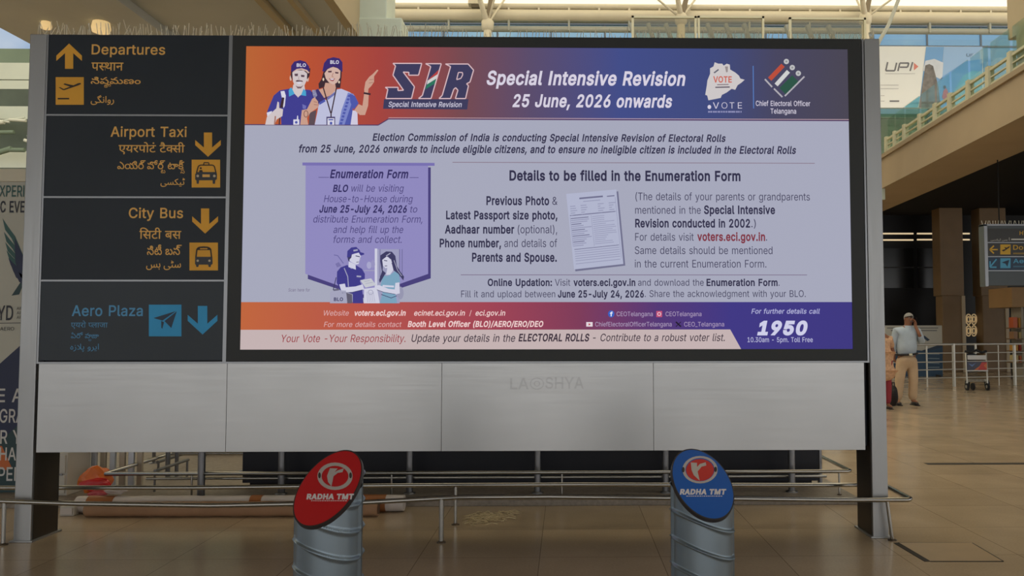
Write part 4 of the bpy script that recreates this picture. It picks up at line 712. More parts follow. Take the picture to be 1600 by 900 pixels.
lines('footer_lettering', [
 ('Website', 506, 545, 493, 8, PF, -.004, IT), ('voters.eci.gov.in', 554, 634, 493, 8, PF2, BD, IT), ('ecinet.eci.gov.in', 647, 726.5, 493, 8, PF2, .025, IT), ('/', 733, 737, 493, 8, PF, 0, 0), ('eci.gov.in', 743, 789.5, 493, 8, PF2, .025, IT),
 ('For more details contact', 506, 627.5, 510.8, 8, PF, -.004, IT), ('Booth Level Officer (BLO)/AERO/ERO/DEO', 637, 849, 510.5, 8.5, PF2, BD, IT),
 ('CEOTelangana', 963.5, 1020, 494, 7, lit((176, 158, 190)), 0, 0), ('CEOTelangana', 1040, 1096, 494, 7, lit((176, 158, 190)), 0, 0),
 ('ChiefElectoralOfficerTelangana', 930, 1049.5, 510, 7, lit((176, 158, 190)), 0, 0), ('CEO_Telangana', 1069, 1131.5, 510, 7, lit((176, 158, 190)), 0, 0),
 ('For further details call', 1174, 1281, 490, 7.5, lit((178, 178, 218)), .02, IT), ('1950', 1183, 1262, 522.3, 19.5, lit((206, 206, 232)), .09, IT), ('10.30am - 5pm. Toll Free', 1168, 1270, 534.5, 7.5, lit((190, 190, 222)), .01, 0)])
lines('slogan_lettering', [('Your Vote -Your Responsibility.', 440, 633.5, 534.5, 11.5, SL, .0, IT), ('Update your details in the', 643, 805, 534, 11.5, DKI, .01, IT), ('ELECTORAL ROLLS', 810, 921, 533, 11, DKI, .05, IT), ('- Contribute to a robust voter list.', 926.5, 1132.5, 533, 11.5, DKI, .008, IT)])
m = MB(); f = zmap(3); RL = lit((120, 104, 132)); RL2 = lit((128, 104, 120))
m.line([(707, 254), (1273, 254)], 0.9, RL2, f); m.line([(720, 429.5), (1261, 429.5)], 1.0, RL, f); m.build('rule_line', scr)
# social marks
m = MB(); f = zmap(3); g = zmap(4)
m.ell(955, 490.5, 5, 5.5, lit((58, 96, 190)), f); put(m, latin('f', .05), 953, 957.4, 494, 6.5, lit((230, 230, 245)), YB, 4)
rect(m, 1025.5, 486, 1034.5, 495.5, lit((196, 84, 120)), f); m.ring(1030, 490.7, 3, 3, 2, 2, lit((232, 208, 220)), g, 14)
rect(m, 916, 503.3, 926, 510.3, lit((226, 214, 220)), f); m.poly([(919.7, 505), (919.7, 508.7), (923.2, 506.8)], lit((190, 60, 76)), g)
m.line([(1056, 503), (1064, 510.5)], 2.2, lit((34, 28, 44)), f); m.line([(1064, 503), (1056, 510.5)], 1.1, lit((34, 28, 44)), f); m.build('social_icons', scr)
# banner
LIL = lit((143, 137, 190)); LILD = lit((72, 64, 122)); BAR = lit((120, 112, 176))
m = MB(); f = zmap(1); g = zmap(2)
m.poly([(669, 262), (673, 262), (673, 435), (627, 450), (575, 468), (520, 449), (481, 436), (481, 428), (669, 428)], LILD, f)
m.poly([(477.5, 259), (669, 259), (669, 428), (573, 462), (477, 428)], LIL, g); rect(m, 472.5, 255, 679, 259.6, BAR, zmap(3))
m.build('banner_graphic', scr)
BI = lit((52, 46, 96)); BI2 = lit((74, 66, 120))
lines('banner_lettering', [('Enumeration Form', 515.5, 638, 278, 12.5, BI, BD, IT), ('BLO', 520, 544, 299.5, 10.5, BI, BD, IT), ('will be visiting', 549, 631, 299.5, 11, BI2, RG, IT),
 ('House-to-House during', 506, 645, 316, 11, BI2, RG, IT), ('June 25-July 24, 2026', 499, 636, 332, 11, BI, BD, IT), ('to', 641, 652, 332, 10.5, BI2, RG, IT),
 ('distribute Enumeration Form,', 489.5, 660, 347.8, 11, BI2, RG, IT), ('and help fill up the', 521, 630, 364, 11, BI2, RG, IT), ('forms and collect.', 521, 627.5, 379.5, 11, BI2, RG, IT)], 4)
m = MB(); m.line([(497.5, 278), (514, 278)], .8, BI2, zmap(3)); m.line([(640, 278), (654, 278)], .8, BI2, zmap(3)); m.build('banner_rule', scr)
lines('caption_lettering', [('Scan here for', 450.5, 484.5, 455.5, 5, lit((110, 100, 130)), 0, IT)])
# leaflet picture of the form
m = MB(); f = sc(1); g = sc(2); h = sc(3)
m.poly([(888, 305), (966, 299), (977, 415), (899, 424)], lit((112, 112, 140)), f); m.poly([(884.7, 303), (963, 296), (974, 412.5), (897, 421)], lit((176, 180, 204)), g)
def fq(a, b):          # a, b in 0..1 over the slanted sheet
    return (884.7+78.3*a+12*b, 303-7*a+118*b-1.5*a*b)
G1 = lit((112, 112, 142)); G2 = lit((146, 148, 176))
def fl_(a0, b0, a1, b1, w, mt): m.line([fq(a0, b0), fq(a1, b1)], w, mt, h)
fl_(.25, .075, .72, .075, 2.6, G1); fl_(.8, .08, .95, .08, 1.6, G1); fl_(.32, .12, .66, .12, 1.2, G2)
rr = random.Random(5)
for b in np.arange(.17, .3, .03):
    for a in (.05, .26, .6, .82): fl_(a, b, a+rr.uniform(.05, .14), b, 1.2, G2)
fl_(.03, .29, .93, .29, 1.4, G1)
for k, b in enumerate(np.arange(.33, .72, .026)):
    fl_(.04, b, .04+rr.uniform(.2, .4), b, 1.3, G2 if k % 3 else G1); fl_(.47, b, .47+rr.uniform(.2, .46), b, .9, G2)
for b in (.74, .77, .8, .83, .86, .89, .93): fl_(.05, b, .94, b, 1.0, G2 if b != .74 else G1)
fl_(.03, .31, .03, .7, .6, G2); fl_(.45, .31, .45, .72, .6, G2); fl_(.96, .1, .96, .92, .6, G2)
m.build('form_picture', scr)
# SIR logo: crop frame (590,85) x10
m = MB(); F = lambda l: (lambda x, y: sc(l+2)(590+x/10, 85+y/10))
BLK = lit((62, 60, 92)); OUT = lit((214, 184, 190))
S_ = [(240,140),(690,140),(640,325),(485,325),(490,280),(400,275),(575,505),(530,690),(130,690),(160,545),(120,515),(320,515),(318,565),(405,560),(240,325),(280,180)]
I_ = [(750,145),(995,145),(835,690),(640,690),(700,640),(830,190)]
R_ = [(1060,150),(1415,150),(1500,245),(1445,430),(1390,460),(1420,490),(1375,690),(1215,690),(1255,560),(1220,520),(1190,545),(1140,690),(960,690),(1010,640),(1140,190)]
for P in (S_, I_, R_): m.poly(P, BLK, F(2)); m.line(P+P[:1], 17, OUT, F(4))
m.line([(1235,395),(1262,282),(1325,282),(1330,320),(1300,375),(1235,395)], 15, OUT, F(4))
m.poly([(815,370),(955,240),(938,310),(790,400)], lit((178,66,66)), F(3)); m.poly([(780,410),(938,310),(930,370),(770,470)], lit((206,206,204)), F(3)); m.poly([(768,475),(930,372),(905,450),(745,545)], lit((44,116,92)), F(3))
m.poly([(100,700),(1420,700),(1400,860),(85,850)], BLK, F(1)); m.build('monogram', scr)
lines('monogram_lettering', [('Special Intensive Revision', 607, 721.5, 167, 8, lit((204, 200, 220)), .02, IT)], 7)
# emblems at the right of the header: crop frame (1060,50) x5.293
m = MB(); F = lambda l: (lambda x, y: sc(l+2)(1060+x/5.293, 50+y/5.293))
MAPC = lit((204, 198, 198))
m.poly([(300,250),(330,262),(362,262),(375,278),(400,262),(425,270),(428,310),(470,335),(500,360),(512,385),(548,395),(520,420),(490,440),(470,478),(440,470),(400,500),(360,520),(350,545),(300,555),(248,565),(238,525),(222,520),(235,440),(240,400),(262,345),(262,300),(290,285)], MAPC, F(1))
m.poly([(290,335),(330,305),(335,315),(300,342)], lit((96, 96, 110)), F(2)); m.poly([(385,285),(410,285),(408,330),(395,335)], lit((150, 140, 140)), F(2))
m.line([(320,436),(415,434)], 7, lit((120,100,110)), F(2)); m.line([(305,458),(425,455)], 10, lit((96,86,100)), F(2))
m.line([(618,280),(622,632)], 8, lit((86, 122, 186)), F(1))
m.ell(256,620,15,17, PALE, F(1)); rr = random.Random(2); x = 246
while x < 528:
    w = rr.uniform(5, 12); m.line([(x, 660), (x+w, 660)], 14, lit((150, 150, 190)), F(1)); x += w+rr.choice((2.5, 2.5, 7))
m.build('vote_emblem', scr)
lines('emblem_lettering', [('VOTE', 1114.5, 1143.5, 128.7, 9.5, lit((200, 96, 80)), .04, 0), ('V', 1114, 1123.5, 169.6, 10, PALE, 0, 0), ('O', 1127.5, 1136.5, 169.6, 10, PALE, -.02, 0), ('T', 1140, 1147.5, 169.6, 10, PALE, -.01, 0), ('E', 1153, 1159.5, 169.6, 10, PALE, -.01, 0),
 ('Chief Electoral Officer', 1181, 1266, 165.5, 8, PALE, .012, 0), ('Telangana', 1204, 1244, 177.5, 8, PALE, .012, 0)], 6)
m = MB()
m.line([(755,390),(865,275)], 38, lit((186,78,60)), F(1)); m.line([(808,438),(910,325)], 34, lit((206,206,206)), F(1)); m.line([(862,490),(968,385)], 76, lit((46,84,70)), F(1))
for c in ((893,244),(942,294),(992,342)): m.ell(c[0], c[1], 22, 22, lit((188,188,190)), F(2)); m.ell(c[0], c[1], 8, 8, lit((140,140,144)), F(3))
m.line([(715,390),(775,455)], 13, lit((176,172,180)), F(1)); m.line([(790,468),(860,538)], 13, lit((176,172,180)), F(1)); m.line([(880,530),(1042,368)], 13, lit((176,172,180)), F(1)); m.build('election_emblem', scr)
# two booth officers printed in the header: crop frame (405,80) x7.5
F = lambda l: (lambda x, y: sc(l+2)(405+x/7.5, 80+y/7.5))
SK = lit((208,176,164)); SK2 = lit((200,156,138)); HR = lit((62,44,52)); CAPC = lit((60,44,110)); SHB = lit((64,62,142)); CY = lit((74,160,204)); SKW = lit((206,194,196)); WH = lit((214,212,226)); SARI = lit((188,190,218)); SB = lit((78,88,168)); SKD = lit((164,116,104)); LIP = lit((150,62,66))
m = MB()
m.poly([(375,190),(600,200),(590,290),(562,330),(540,250),(390,250),(388,350),(368,290)], HR, F(2))
m.ell(370,315,13,32, SK, F(1)); m.ell(568,328,13,30, SK, F(1))
m.poly([(400,390),(530,400),(540,470),(455,540),(385,470)], SKW, F(2))
m.poly([(388,250),(420,222),(520,225),(562,262),(558,340),(530,400),(490,435),(450,440),(418,412),(395,350)], SKW, F(3))
m.poly([(372,240),(375,170),(410,122),(480,105),(545,125),(585,180),(588,240),(560,225),(500,205),(440,210),(395,238)], CAPC, F(4))
m.poly([(395,240),(440,208),(500,200),(560,220),(590,250),(575,260),(545,232),(490,216),(440,222),(400,252)], SK, F(5))
m.poly([(412,265),(455,262),(452,292),(418,292)], lit((92,72,84)), F(4)); m.poly([(488,276),(532,280),(528,304),(492,302)], lit((92,72,84)), F(4))
m.poly([(425,350),(445,338),(505,345),(515,360),(480,355),(440,358)], lit((86,64,74)), F(4)); m.poly([(438,362),(500,362),(480,384),(452,382)], WH, F(5)); m.poly([(425,400),(450,415),(490,415),(520,395),(490,436),(450,438)], lit((120,98,104)), F(4))
m.line([(466,290),(460,330),(480,332)], 6, lit((170,150,152)), F(4))
m.poly([(85,745),(100,690),(170,520),(240,460),(350,440),(540,450),(600,455),(645,520),(600,610),(560,690),(500,720),(480,862),(260,862),(250,700),(130,755)], SHB, F(1))
m.poly([(378,425),(365,430),(345,460),(350,532),(415,500)], CY, F(3)); m.poly([(520,440),(548,470),(550,525),(490,515)], CY, F(3)); m.poly([(415,480),(500,480),(455,545)], SKW, F(2))
m.poly([(250,470),(295,465),(312,520),(300,640),(285,670),(268,560)], WH, F(3)); m.poly([(268,540),(295,545),(278,660),(240,668)], HR, F(4))
m.poly([(70,862),(90,770),(200,670),(215,590),(232,600),(235,665),(280,680),(272,760),(205,800),(180,862)], SKW, F(4)); m.poly([(88,720),(150,700),(140,760),(95,765)], WH, F(3))
m.line([(190,760),(180,860)], 16, SKD, F(5)); m.line([(240,780),(235,860)], 14, HR, F(4))
m.poly([(400,800),(440,800),(445,755),(455,755),(458,800),(470,800),(470,862),(400,862)], WH, F(3)); m.ell(434,834,16,16, SB, F(4)); m.poly([(505,620),(552,640),(545,680),(510,672)], lit((110,110,178)), F(3))
m.poly([(620,455),(660,455),(680,520),(650,560),(630,520)], lit((150,150,182)), F(4))
m.build('male_officer_picture', scr)
m = MB()
m.poly([(745,270),(770,180),(970,180),(965,300),(950,430),(900,430),(760,420),(700,440),(695,380),(730,330)], HR, F(2))
m.poly([(775,370),(890,380),(900,440),(870,520),(760,550),(690,455),(760,430)], SK2, F(3))
m.poly([(765,260),(800,212),(860,182),(920,200),(952,230),(948,310),(912,368),(870,392),(820,370),(780,320)], SK, F(4))
m.poly([(740,235),(760,140),(800,90),(870,70),(940,85),(975,130),(976,245),(945,215),(880,180),(800,205),(765,238)], CAPC, F(5))
m.poly([(805,232),(850,228),(848,248),(810,250)], lit((84,56,66)), F(5)); m.poly([(888,242),(930,246),(926,264),(892,260)], lit((84,56,66)), F(5)); m.line([(868,255),(852,295),(872,302)], 7, SKD, F(5))
m.poly([(815,318),(850,322),(890,318),(868,352),(840,348)], LIP, F(5)); m.poly([(826,323),(880,323),(865,338),(842,336)], WH, F(6)); m.ell(752,330,10,18, lit((226,206,180)), F(5)); m.ell(936,362,10,16, lit((226,206,180)), F(5))
m.poly([(610,480),(690,440),(760,548),(830,520),(700,610),(670,650),(640,570)], lit((62,54,110)), F(4))
m.poly([(900,450),(960,440),(1060,480),(1120,520),(1100,600),(1070,720),(1070,862),(650,862),(680,720),(700,610),(800,560)], SARI, F(3))
m.poly([(700,600),(770,560),(775,590),(705,630)], SB, F(4)); m.line([(800,560),(890,490)], 26, lit((108,112,170)), F(4))
m.poly([(1040,485),(1105,500),(1080,620),(1000,862),(930,862),(965,690)], lit((122,132,196)), F(4))
for k in range(9): m.poly([(1045-12*k,510+40*k),(1075-12*k,515+40*k),(1065-12*k,540+40*k),(1035-12*k,535+40*k)], SB, F(5))
m.poly([(1000,862),(1080,620),(1105,620),(1070,862)], SB, F(4)); m.poly([(1070,690),(1150,700),(1156,862),(1070,862)], lit((206,200,220)), F(3))
m.poly([(1060,500),(1120,520),(1165,610),(1110,685),(1068,600)], SB, F(5))
m.poly([(1115,690),(1165,620),(1210,640),(1232,480),(1285,490),(1276,640),(1240,748),(1180,748)], SK2, F(4))
m.poly([(1230,450),(1245,360),(1290,300),(1330,268),(1383,215),(1397,224),(1346,295),(1346,360),(1312,410),(1280,440),(1276,495),(1232,485)], SK2, F(5)); m.line([(1290,335),(1340,330)], 7, SKD, F(6)); m.line([(1285,375),(1335,365)], 7, SKD, F(6))
m.line([(1225,490),(1305,505)], 22, HR, F(6))
m.poly([(480,862),(500,690),(560,680),(620,560),(650,540),(690,590),(690,660),(600,720),(560,780),(575,862)], SK2, F(5)); m.line([(640,590),(680,600)], 8, SKD, F(6)); m.line([(640,625),(685,630)], 8, SKD, F(6)); m.ring(548,735,28,42,20,34, lit((120,80,70)), F(6), 16)
m.poly([(590,720),(670,690),(650,862),(580,862)], lit((92,76,84)), F(4))
m.line([(750,425),(838,725)], 14, HR, F(6)); m.line([(905,430),(845,725)], 14, HR, F(6)); m.line([(842,720),(842,775)], 14, HR, F(6))
m.poly([(788,768),(890,768),(890,864),(788,864)], lit((70,62,110)), F(6)); m.poly([(800,785),(880,785),(880,864),(800,864)], WH, F(7)); m.poly([(828,828),(856,828),(856,860),(828,860)], SB, F(8)); m.line([(812,803),(868,803)], 14, SB, F(8))
m.build('female_officer_picture', scr)
lines('cap_lettering', [('BLO', 463.5, 478, 104.2, 5, WH, .05, 0), ('BLO', 516, 529.5, 99.6, 5.2, WH, .05, 0)], 11)
# doorstep drawing on the banner: crop frame (500,380) x9
F = lambda l: (lambda x, y: sc(l+2)(500+x/9, 380+y/9))
DW = lit((206,206,224)); IK = lit((62,60,98)); NV = lit((64,60,136)); TL = lit((122,162,188)); GRY = lit((164,164,188)); DRS = lit((166,168,192))
m = MB(); m.poly([(785,85),(1120,85),(1120,845),(785,845)], lit((156,156,188)), F(2)); m.poly([(770,75),(805,75),(805,845),(770,845)], DW, F(3))
for x in (845, 1118, 1155): m.line([(x, 85), (x, 480)], 10, lit((108,104,150)), F(3))
m.line([(195,165),(250,175),(330,285)], 12, lit((108,104,160)), F(3)); m.poly([(215,290),(265,265),(300,320),(240,340)], lit((120,114,168)), F(3)); m.line([(620,385),(770,385)], 10, GRY, F(3)); m.ell(690,310,34,50, lit((168,166,204)), F(3)); m.ell(745,290,30,56, lit((150,146,190)), F(3))
m.build('doorway_drawing', scr)
m = MB()
m.poly([(405,255),(500,300),(505,372),(400,335)], DW, F(4)); m.poly([(385,190),(450,150),(440,205),(418,225),(410,262),(395,240)], IK, F(5))
m.poly([(440,165),(545,125),(575,180),(555,235),(545,290),(510,302),(450,272),(415,245),(410,205)], DW, F(4)); m.line([(500,178),(560,190)], 12, IK, F(5)); m.line([(510,268),(545,262)], 8, IK, F(5)); m.line([(555,200),(572,232),(556,240)], 6, GRY, F(5))
m.poly([(380,200),(385,110),(440,60),(510,52),(560,100),(568,126),(620,140),(620,160),(570,175),(545,132),(440,158),(430,190)], NV, F(6)); m.line([(470,105),(530,95)], 22, GRY, F(7))
m.poly([(240,400),(290,340),(385,305),(440,362),(505,310),(590,360),(630,430),(630,500),(560,530),(590,600),(610,845),(460,845),(460,700),(290,690),(260,600),(235,560)], NV, F(3))
m.line([(340,350),(390,470),(400,610)], 12, GRY, F(5)); m.line([(515,465),(578,470)], 22, GRY, F(5))
m.poly([(270,580),(350,568),(362,620),(500,608),(600,578),(622,650),(460,692),(310,705)], DW, F(5)); m.line([(310,700),(450,690),(600,655)], 7, IK, F(6))
m.line([(228,480),(185,660)], 12, IK, F(4)); m.poly([(140,690),(200,655),(365,668),(382,845),(140,845)], GRY, F(6)); m.poly([(370,700),(450,720),(455,845),(385,845)], lit((96,92,110)), F(5)); m.line([(190,660),(270,650)], 24, lit((100,98,120)), F(7))
m.poly([(565,520),(720,495),(790,590),(640,625)], lit((196,198,206)), F(7)); m.line([(620,540),(700,525)], 7, GRY, F(8)); m.line([(640,570),(740,550)], 7, GRY, F(8))
m.build('visitor_drawing', scr)
m = MB()
m.poly([(620,640),(800,620),(840,845),(615,845)], DW, F(4))
for k in range(5): m.line([(660+22*k,660+rr.uniform(0,30)),(670+26*k,830)], 6, GRY, F(5))
m.ring(712,690,38,36,28,26, GRY, F(5), 16)
m.poly([(850,170),(930,115),(1010,120),(1060,180),(1080,320),(1130,400),(1182,470),(1172,525),(1100,430),(1020,370),(1000,250),(960,190),(890,220),(880,380),(925,420),(842,560),(830,520),(870,400),(848,250)], IK, F(5)); m.line([(930,180),(990,140)], 14, GRY, F(6)); m.line([(1040,240),(1090,380),(1150,460)], 9, GRY, F(6))
m.poly([(875,235),(940,185),(1000,230),(1012,275),(960,345),(920,352),(885,315)], DW, F(6)); m.line([(900,240),(945,250)], 11, IK, F(7)); m.line([(910,320),(945,318)], 9, IK, F(7))
m.poly([(950,330),(1010,285),(1032,375),(985,445),(930,445)], DW, F(6))
m.poly([(885,450),(940,462),(985,445),(1060,390),(1112,420),(1128,548),(1060,560),(1050,640),(1085,845),(840,845),(880,700),(850,600)], TL, F(4)); m.line([(880,600),(1040,610)], 26, DW, F(5)); m.line([(860,720),(1000,770),(1080,740)], 9, IK, F(5))
m.poly([(780,598),(830,588),(960,640),(1050,650),(1060,558),(1116,552),(1122,705),(1060,720),(900,692),(780,652)], DW, F(6)); m.line([(800,655),(900,690),(1060,718)], 7, IK, F(7)); m.ell(1130,700,46,90, lit((150,150,176)), F(3))
m.build('householder_drawing', scr)
lines('bag_lettering', [('BLO', 521.6, 536, 470.2, 5.2, IK, .05, 0.0)], 11)
# ================================================================== BOLLARDS
REB = brushed('galvanised_rebar', (138, 152, 162), 0.36, 0.7, (2, 2, 8))
RIMD = mat('dark_rim', (52, 46, 46), 0.45); REDV = mat('red_vinyl', (196, 24, 32), 0.42, 0, 0.4); BLUV = mat('deep_blue_vinyl', (6, 92, 184), 0.42, 0, 0.4)
LGREY = mat('silver_print', (196, 190, 186), 0.4, 0.2); LRED = mat('emblem_red', (206, 44, 40), 0.4); WV = mat('white_vinyl', (226, 222, 222), 0.5)
def bollard(cu, cv, halfw, sx, face, label, ring_in, seam, mu):
    dcam = 3.6; c0 = camxd(cu, dcam, 0); R = halfw*dcam/FX*0.985
    zc = CH+(516.5-cv)*dcam/FX
    t = thing('bollard', (c0.x, c0.y, 0), label, 'bollard', 'cut reinforcing bar bollards')
    a, b = sx, 0.93
    cut = lambda x, y: zc-0.012+a*x+b*y
    n = 96; m = MB(); vs = []; fs = []
    # body with raised slanting ribs: heights sampled up the side
    NZ = 240; ztop = [cut(R*math.cos(2*math.pi*k/n), R*math.sin(2*math.pi*k/n)) for k in range(n)]
    pitch = 0.112
    for j in range(NZ+1):
        for k in range(n):
            th = 2*math.pi*k/n; z = ztop[k]*j/NZ
            side = abs(math.sin(th))           # front and back halves carry ribs; bare at the two flanks
            ph = ((z+0.04*math.cos(th)-0.012*math.sin(th)*math.cos(th))/pitch) % 1.0
            rib = max(0.0, 1-abs(ph-0.5)/0.075); rib = rib*rib*(3-2*rib)*min(1.0, max(0.0, (side-0.10)/0.22))
            r = R+0.012*rib
            # lengthwise rib near the flanks
            for tc in (-0.16, math.pi+0.16):
                dd = abs((th-tc+math.pi) % (2*math.pi)-math.pi)
                if dd < 0.09: r = max(r, R+0.008*math.cos(dd/0.09*math.pi/2))
            vs.append((c0.x+r*math.cos(th), c0.y+r*math.sin(th), z))
    for j in range(NZ):
        for k in range(n): fs.append((j*n+k, j*n+(k+1) % n, (j+1)*n+(k+1) % n, (j+1)*n+k))
    m.add(vs, fs, REB, True); m.build('body', t)
    m = MB(); m.lathe((c0.x, c0.y, 0), [(R+.03, 0), (R+.03, .012), (R+.004, .02)], RIMD, 40); m.build('base_ring', t)
    # sign disc lying on the slanted cut
    nrm = Vector((-a, -b, 1)).normalized(); N_ = 64; R2 = R*1.02
    low = []; up_ = []
    for k in range(N_):
        th = 2*math.pi*k/N_; p = Vector((c0.x+R2*math.cos(th), c0.y+R2*math.sin(th), cut(R2*math.cos(th), R2*math.sin(th))))
        low.append(p); up_.append(p+nrm*0.020)
    m = MB(); m.add(low+up_, [(k, (k+1) % N_, N_+(k+1) % N_, N_+k) for k in range(N_)], RIMD, True); m.add(low, [tuple(range(N_))[::-1]], RIMD)
    m.add(up_, [tuple(range(N_))], RIMD)
    e = nrm*0.0006; cc = Vector((c0.x, c0.y, zc-0.012))+nrm*0.020
    m.add([cc+(p-cc)*0.965+e for p in up_], [tuple(range(N_))], face); d = m.build('sign_disc', t)
    P0 = cc+e
    fl = lambda l: (lambda u, v: onP(u, v, P0+nrm*(0.0006*l), nrm))
    u0, v0, s = mu           # crop frame origin and scale
    F = lambda l: (lambda x, y: fl(l)(u0+x/s, v0+y/s))
    return t, d, F
t, dsc, F = bollard(520, 757.5, 50.5, 0.30, REDV, 'steel bar bollard with a red slanted sign disc', None, 1, (460, 690, 4.285))
m = MB(); m.ring(272, 232, 118, 92, 90, 70, LGREY, F(1)); m.ell(168, 226, 9, 20, RIMD, F(2)); m.ell(376, 226, 9, 20, RIMD, F(2))
m.poly([(238,178),(290,180),(268,205),(290,192),(330,180),(322,205),(290,210),(262,232),(248,300),(225,270),(218,230)], LGREY, F(2)); m.build('emblem', dsc)
m = MB(); put3(m, latin('RADHA TMT', .10, .15), F(1), 80, 400, 384, 32, WV)
rr = random.Random(4); x = 112
while x < 352: w = rr.uniform(6, 14); m.line([(x, 396), (x+w, 396)], 5, WV, F(1)); x += w+4
m.build('lettering', dsc)
t, dsc, F = bollard(1093.5, 752, 47.5, -0.24, BLUV, 'steel bar bollard with a blue slanted sign disc', 1, 0, (1035, 690, 4.285))
m = MB(); m.ring(252, 188, 118, 92, 98, 78, LGREY, F(1)); m.ell(252, 190, 94, 74, LRED, F(2)); m.ell(140, 188, 9, 18, RIMD, F(3)); m.ell(356, 186, 9, 18, RIMD, F(3))
m.poly([(190,140),(232,142),(232,170),(250,150),(290,138),(294,160),(262,168),(236,200),(250,262),(210,225),(195,190)], LGREY, F(3)); m.build('emblem', dsc)
m = MB(); put3(m, latin('RADHA TMT', .10, .15), F(1), 116, 428, 352, 32, WV); x = 160
while x < 392: w = rr.uniform(6, 14); m.line([(x, 365), (x+w, 365)], 5, WV, F(1)); x += w+4
m.build('lettering', dsc)

# ================================================================== LOW RAIL ROUND THE BOARD
yf = onZ(690, 848, 0).y; yr = onZ(712, 820, 0).y; rr_ = 0.0165
t = thing('low_guard_rail', (-0.8, (yf+yr)/2, 0), 'low chrome tube rail wrapped round the posts of the advertising board', 'rail')
front = [onY(u, v, yf) for u, v in ((-190, 781), (0, 783), (120, 787), (330, 790), (560, 785.5), (720, 777), (860, 776), (1140, 779), (1300, 781), (1418, 781))]
zf = front[-1].z; xr = onY(1426, 780, yf).x
rear = [onY(u, v, yr) for u, v in ((1372, 757.5), (1300, 758), (900, 757), (600, 758.5), (300, 762), (90, 762), (-190, 762))]
corner = [Vector((xr-.02, yf+.012, zf)), Vector((xr, yf+.04, zf)), Vector((xr, yr-.04, rear[0].z)), Vector((xr-.012, yr-.012, rear[0].z)), Vector((xr-.04, yr, rear[0].z))]
m = MB(); m.tube(front+corner+rear, rr_, CHROME, 12, True); m.build('rail', t)
FLG = mat('rail_foot', (96, 84, 70), 0.4, 0.8)
for (u, v, y, r, top) in ((690, 776.5, yf, .017, 0), (7, 783, yf, .013, 0), (1386, 781, yf, .012, .0), (712, 757.5, yr, .011, 0), (-150, 762, yr, .011, 0), ):
    p = onY(u, v, y); tilt = -0.03 if u == 1386 else 0
    m = MB(); m.tube([(p.x-tilt, y, 0.004), (p.x, y, p.z-0.008)], r, CHROME, 10); m.lathe((p.x-tilt, y, 0), [(.03, 0), (.03, .006), (r+.002, .012)], FLG, 14); m.build('leg', t)

# ================================================================== SECOND BOARD AND ITS RAIL BEHIND
KRB = mat('speckled_kerb_stone', (142, 132, 120), 0.55, 0, 0.4, 0.22, 30)
yk = onZ(1000, 790, 0).y; zk = 0.047; xk = onY(1345, 790, yk).x
m = MB(); m.box(-6.4, xk, yk, 11.5, 0, zk, KRB, 0.006); struct(m.build('kerb'))
yb2 = onZ(840, 772, zk).y
t = thing('hoarding', (0.2, yb2, zk), 'dark navy hoarding on round steel posts, seen under the advertising board', 'hoarding')
xn0 = onY(379, 730, yb2+.32).x; xn1 = onY(1279, 730, yb2+.32).x
m = MB(); m.box(xn0, xn1, yb2+.32, yb2+.44, onY(800, 753, yb2+.32).z, 2.35, NAVY, .004); m.build('panel', t)
m = MB(); m.box(xn0+.05, xn1-.05, yb2+.36, yb2+.42, zk, onY(800, 753, yb2+.32).z, DARKW); m.build('dark_lower_strip', t)  # dark strip below the panel's lower edge
for k in range(4): pass
PST = mat('round_post_steel', (126, 126, 128), 0.32, 0.85)
for u in (440, 640, 840, 1040, 1237):
    p = onY(u, 740, yb2+.05); m = MB(); m.tube([(p.x, yb2+.05, zk), (p.x, yb2+.05, 2.35)], .029, PST, 14); m.tube([(p.x, yb2+.05, 2.2), (p.x, yb2+.34, 2.2)], .015, PST, 8); m.lathe((p.x, yb2+.05, zk), [(.05, 0), (.05, .008), (.03, .014)], PST, 16); m.build('post', t)
m = MB(); p = onY(1281, 740, yb2+.38); m.tube([(p.x, yb2+.38, zk), (p.x, yb2+.38, 2.35)], .02, PST, 10); m.build('end_post', t)
yl2 = onZ(878, 772, zk).y-.08; yl3 = yb2+1.05
t = thing('low_guard_rail', (-1.0, yl2, zk), 'low double tube rail on the stone kerb round the navy hoarding', 'rail')
z2 = onY(878, 738, yl2).z; xr2 = onY(1330, 738, yl2).x; xl2 = onY(164, 740, yl2).x
zl = z2-.062
loop = [Vector((xl2, yl2, z2)), Vector((xr2-.03, yl2, z2)), Vector((xr2, yl2+.03, z2)), Vector((xr2, yl3-.03, z2)), Vector((xr2-.03, yl3, z2)), Vector((xl2+.03, yl3, z2)), Vector((xl2, yl3-.03, z2)), Vector((xl2, yl2+.03, z2))]
m = MB(); m.tube(loop, .016, CHROME, 10, False, True); m.build('rail', t)
m = MB(); m.tube([(xl2+.25, yb2+.1, zl-.01), (xn1-.0, yb2+.1, zl-.01)], .012, CHROME, 8); m.build('lower_rail', t)
for (u, y) in ((300, yl2), (612, yl2), (878, yl2), (1311, yl2)):
    p = onY(u, 738, y); m = MB(); m.tube([(p.x, y, zk), (p.x, y, z2)], .008, CHROME, 8); m.lathe((p.x, y, zk), [(.02, 0), (.02, .005), (.008, .008)], FLG, 10); m.build('leg', t)
for x in (xr2-.3, -1.0, -2.6, xl2+.3):
    m = MB(); m.tube([(x, yl3, zk), (x, yl3, z2)], .008, CHROME, 8); m.build('leg', t)
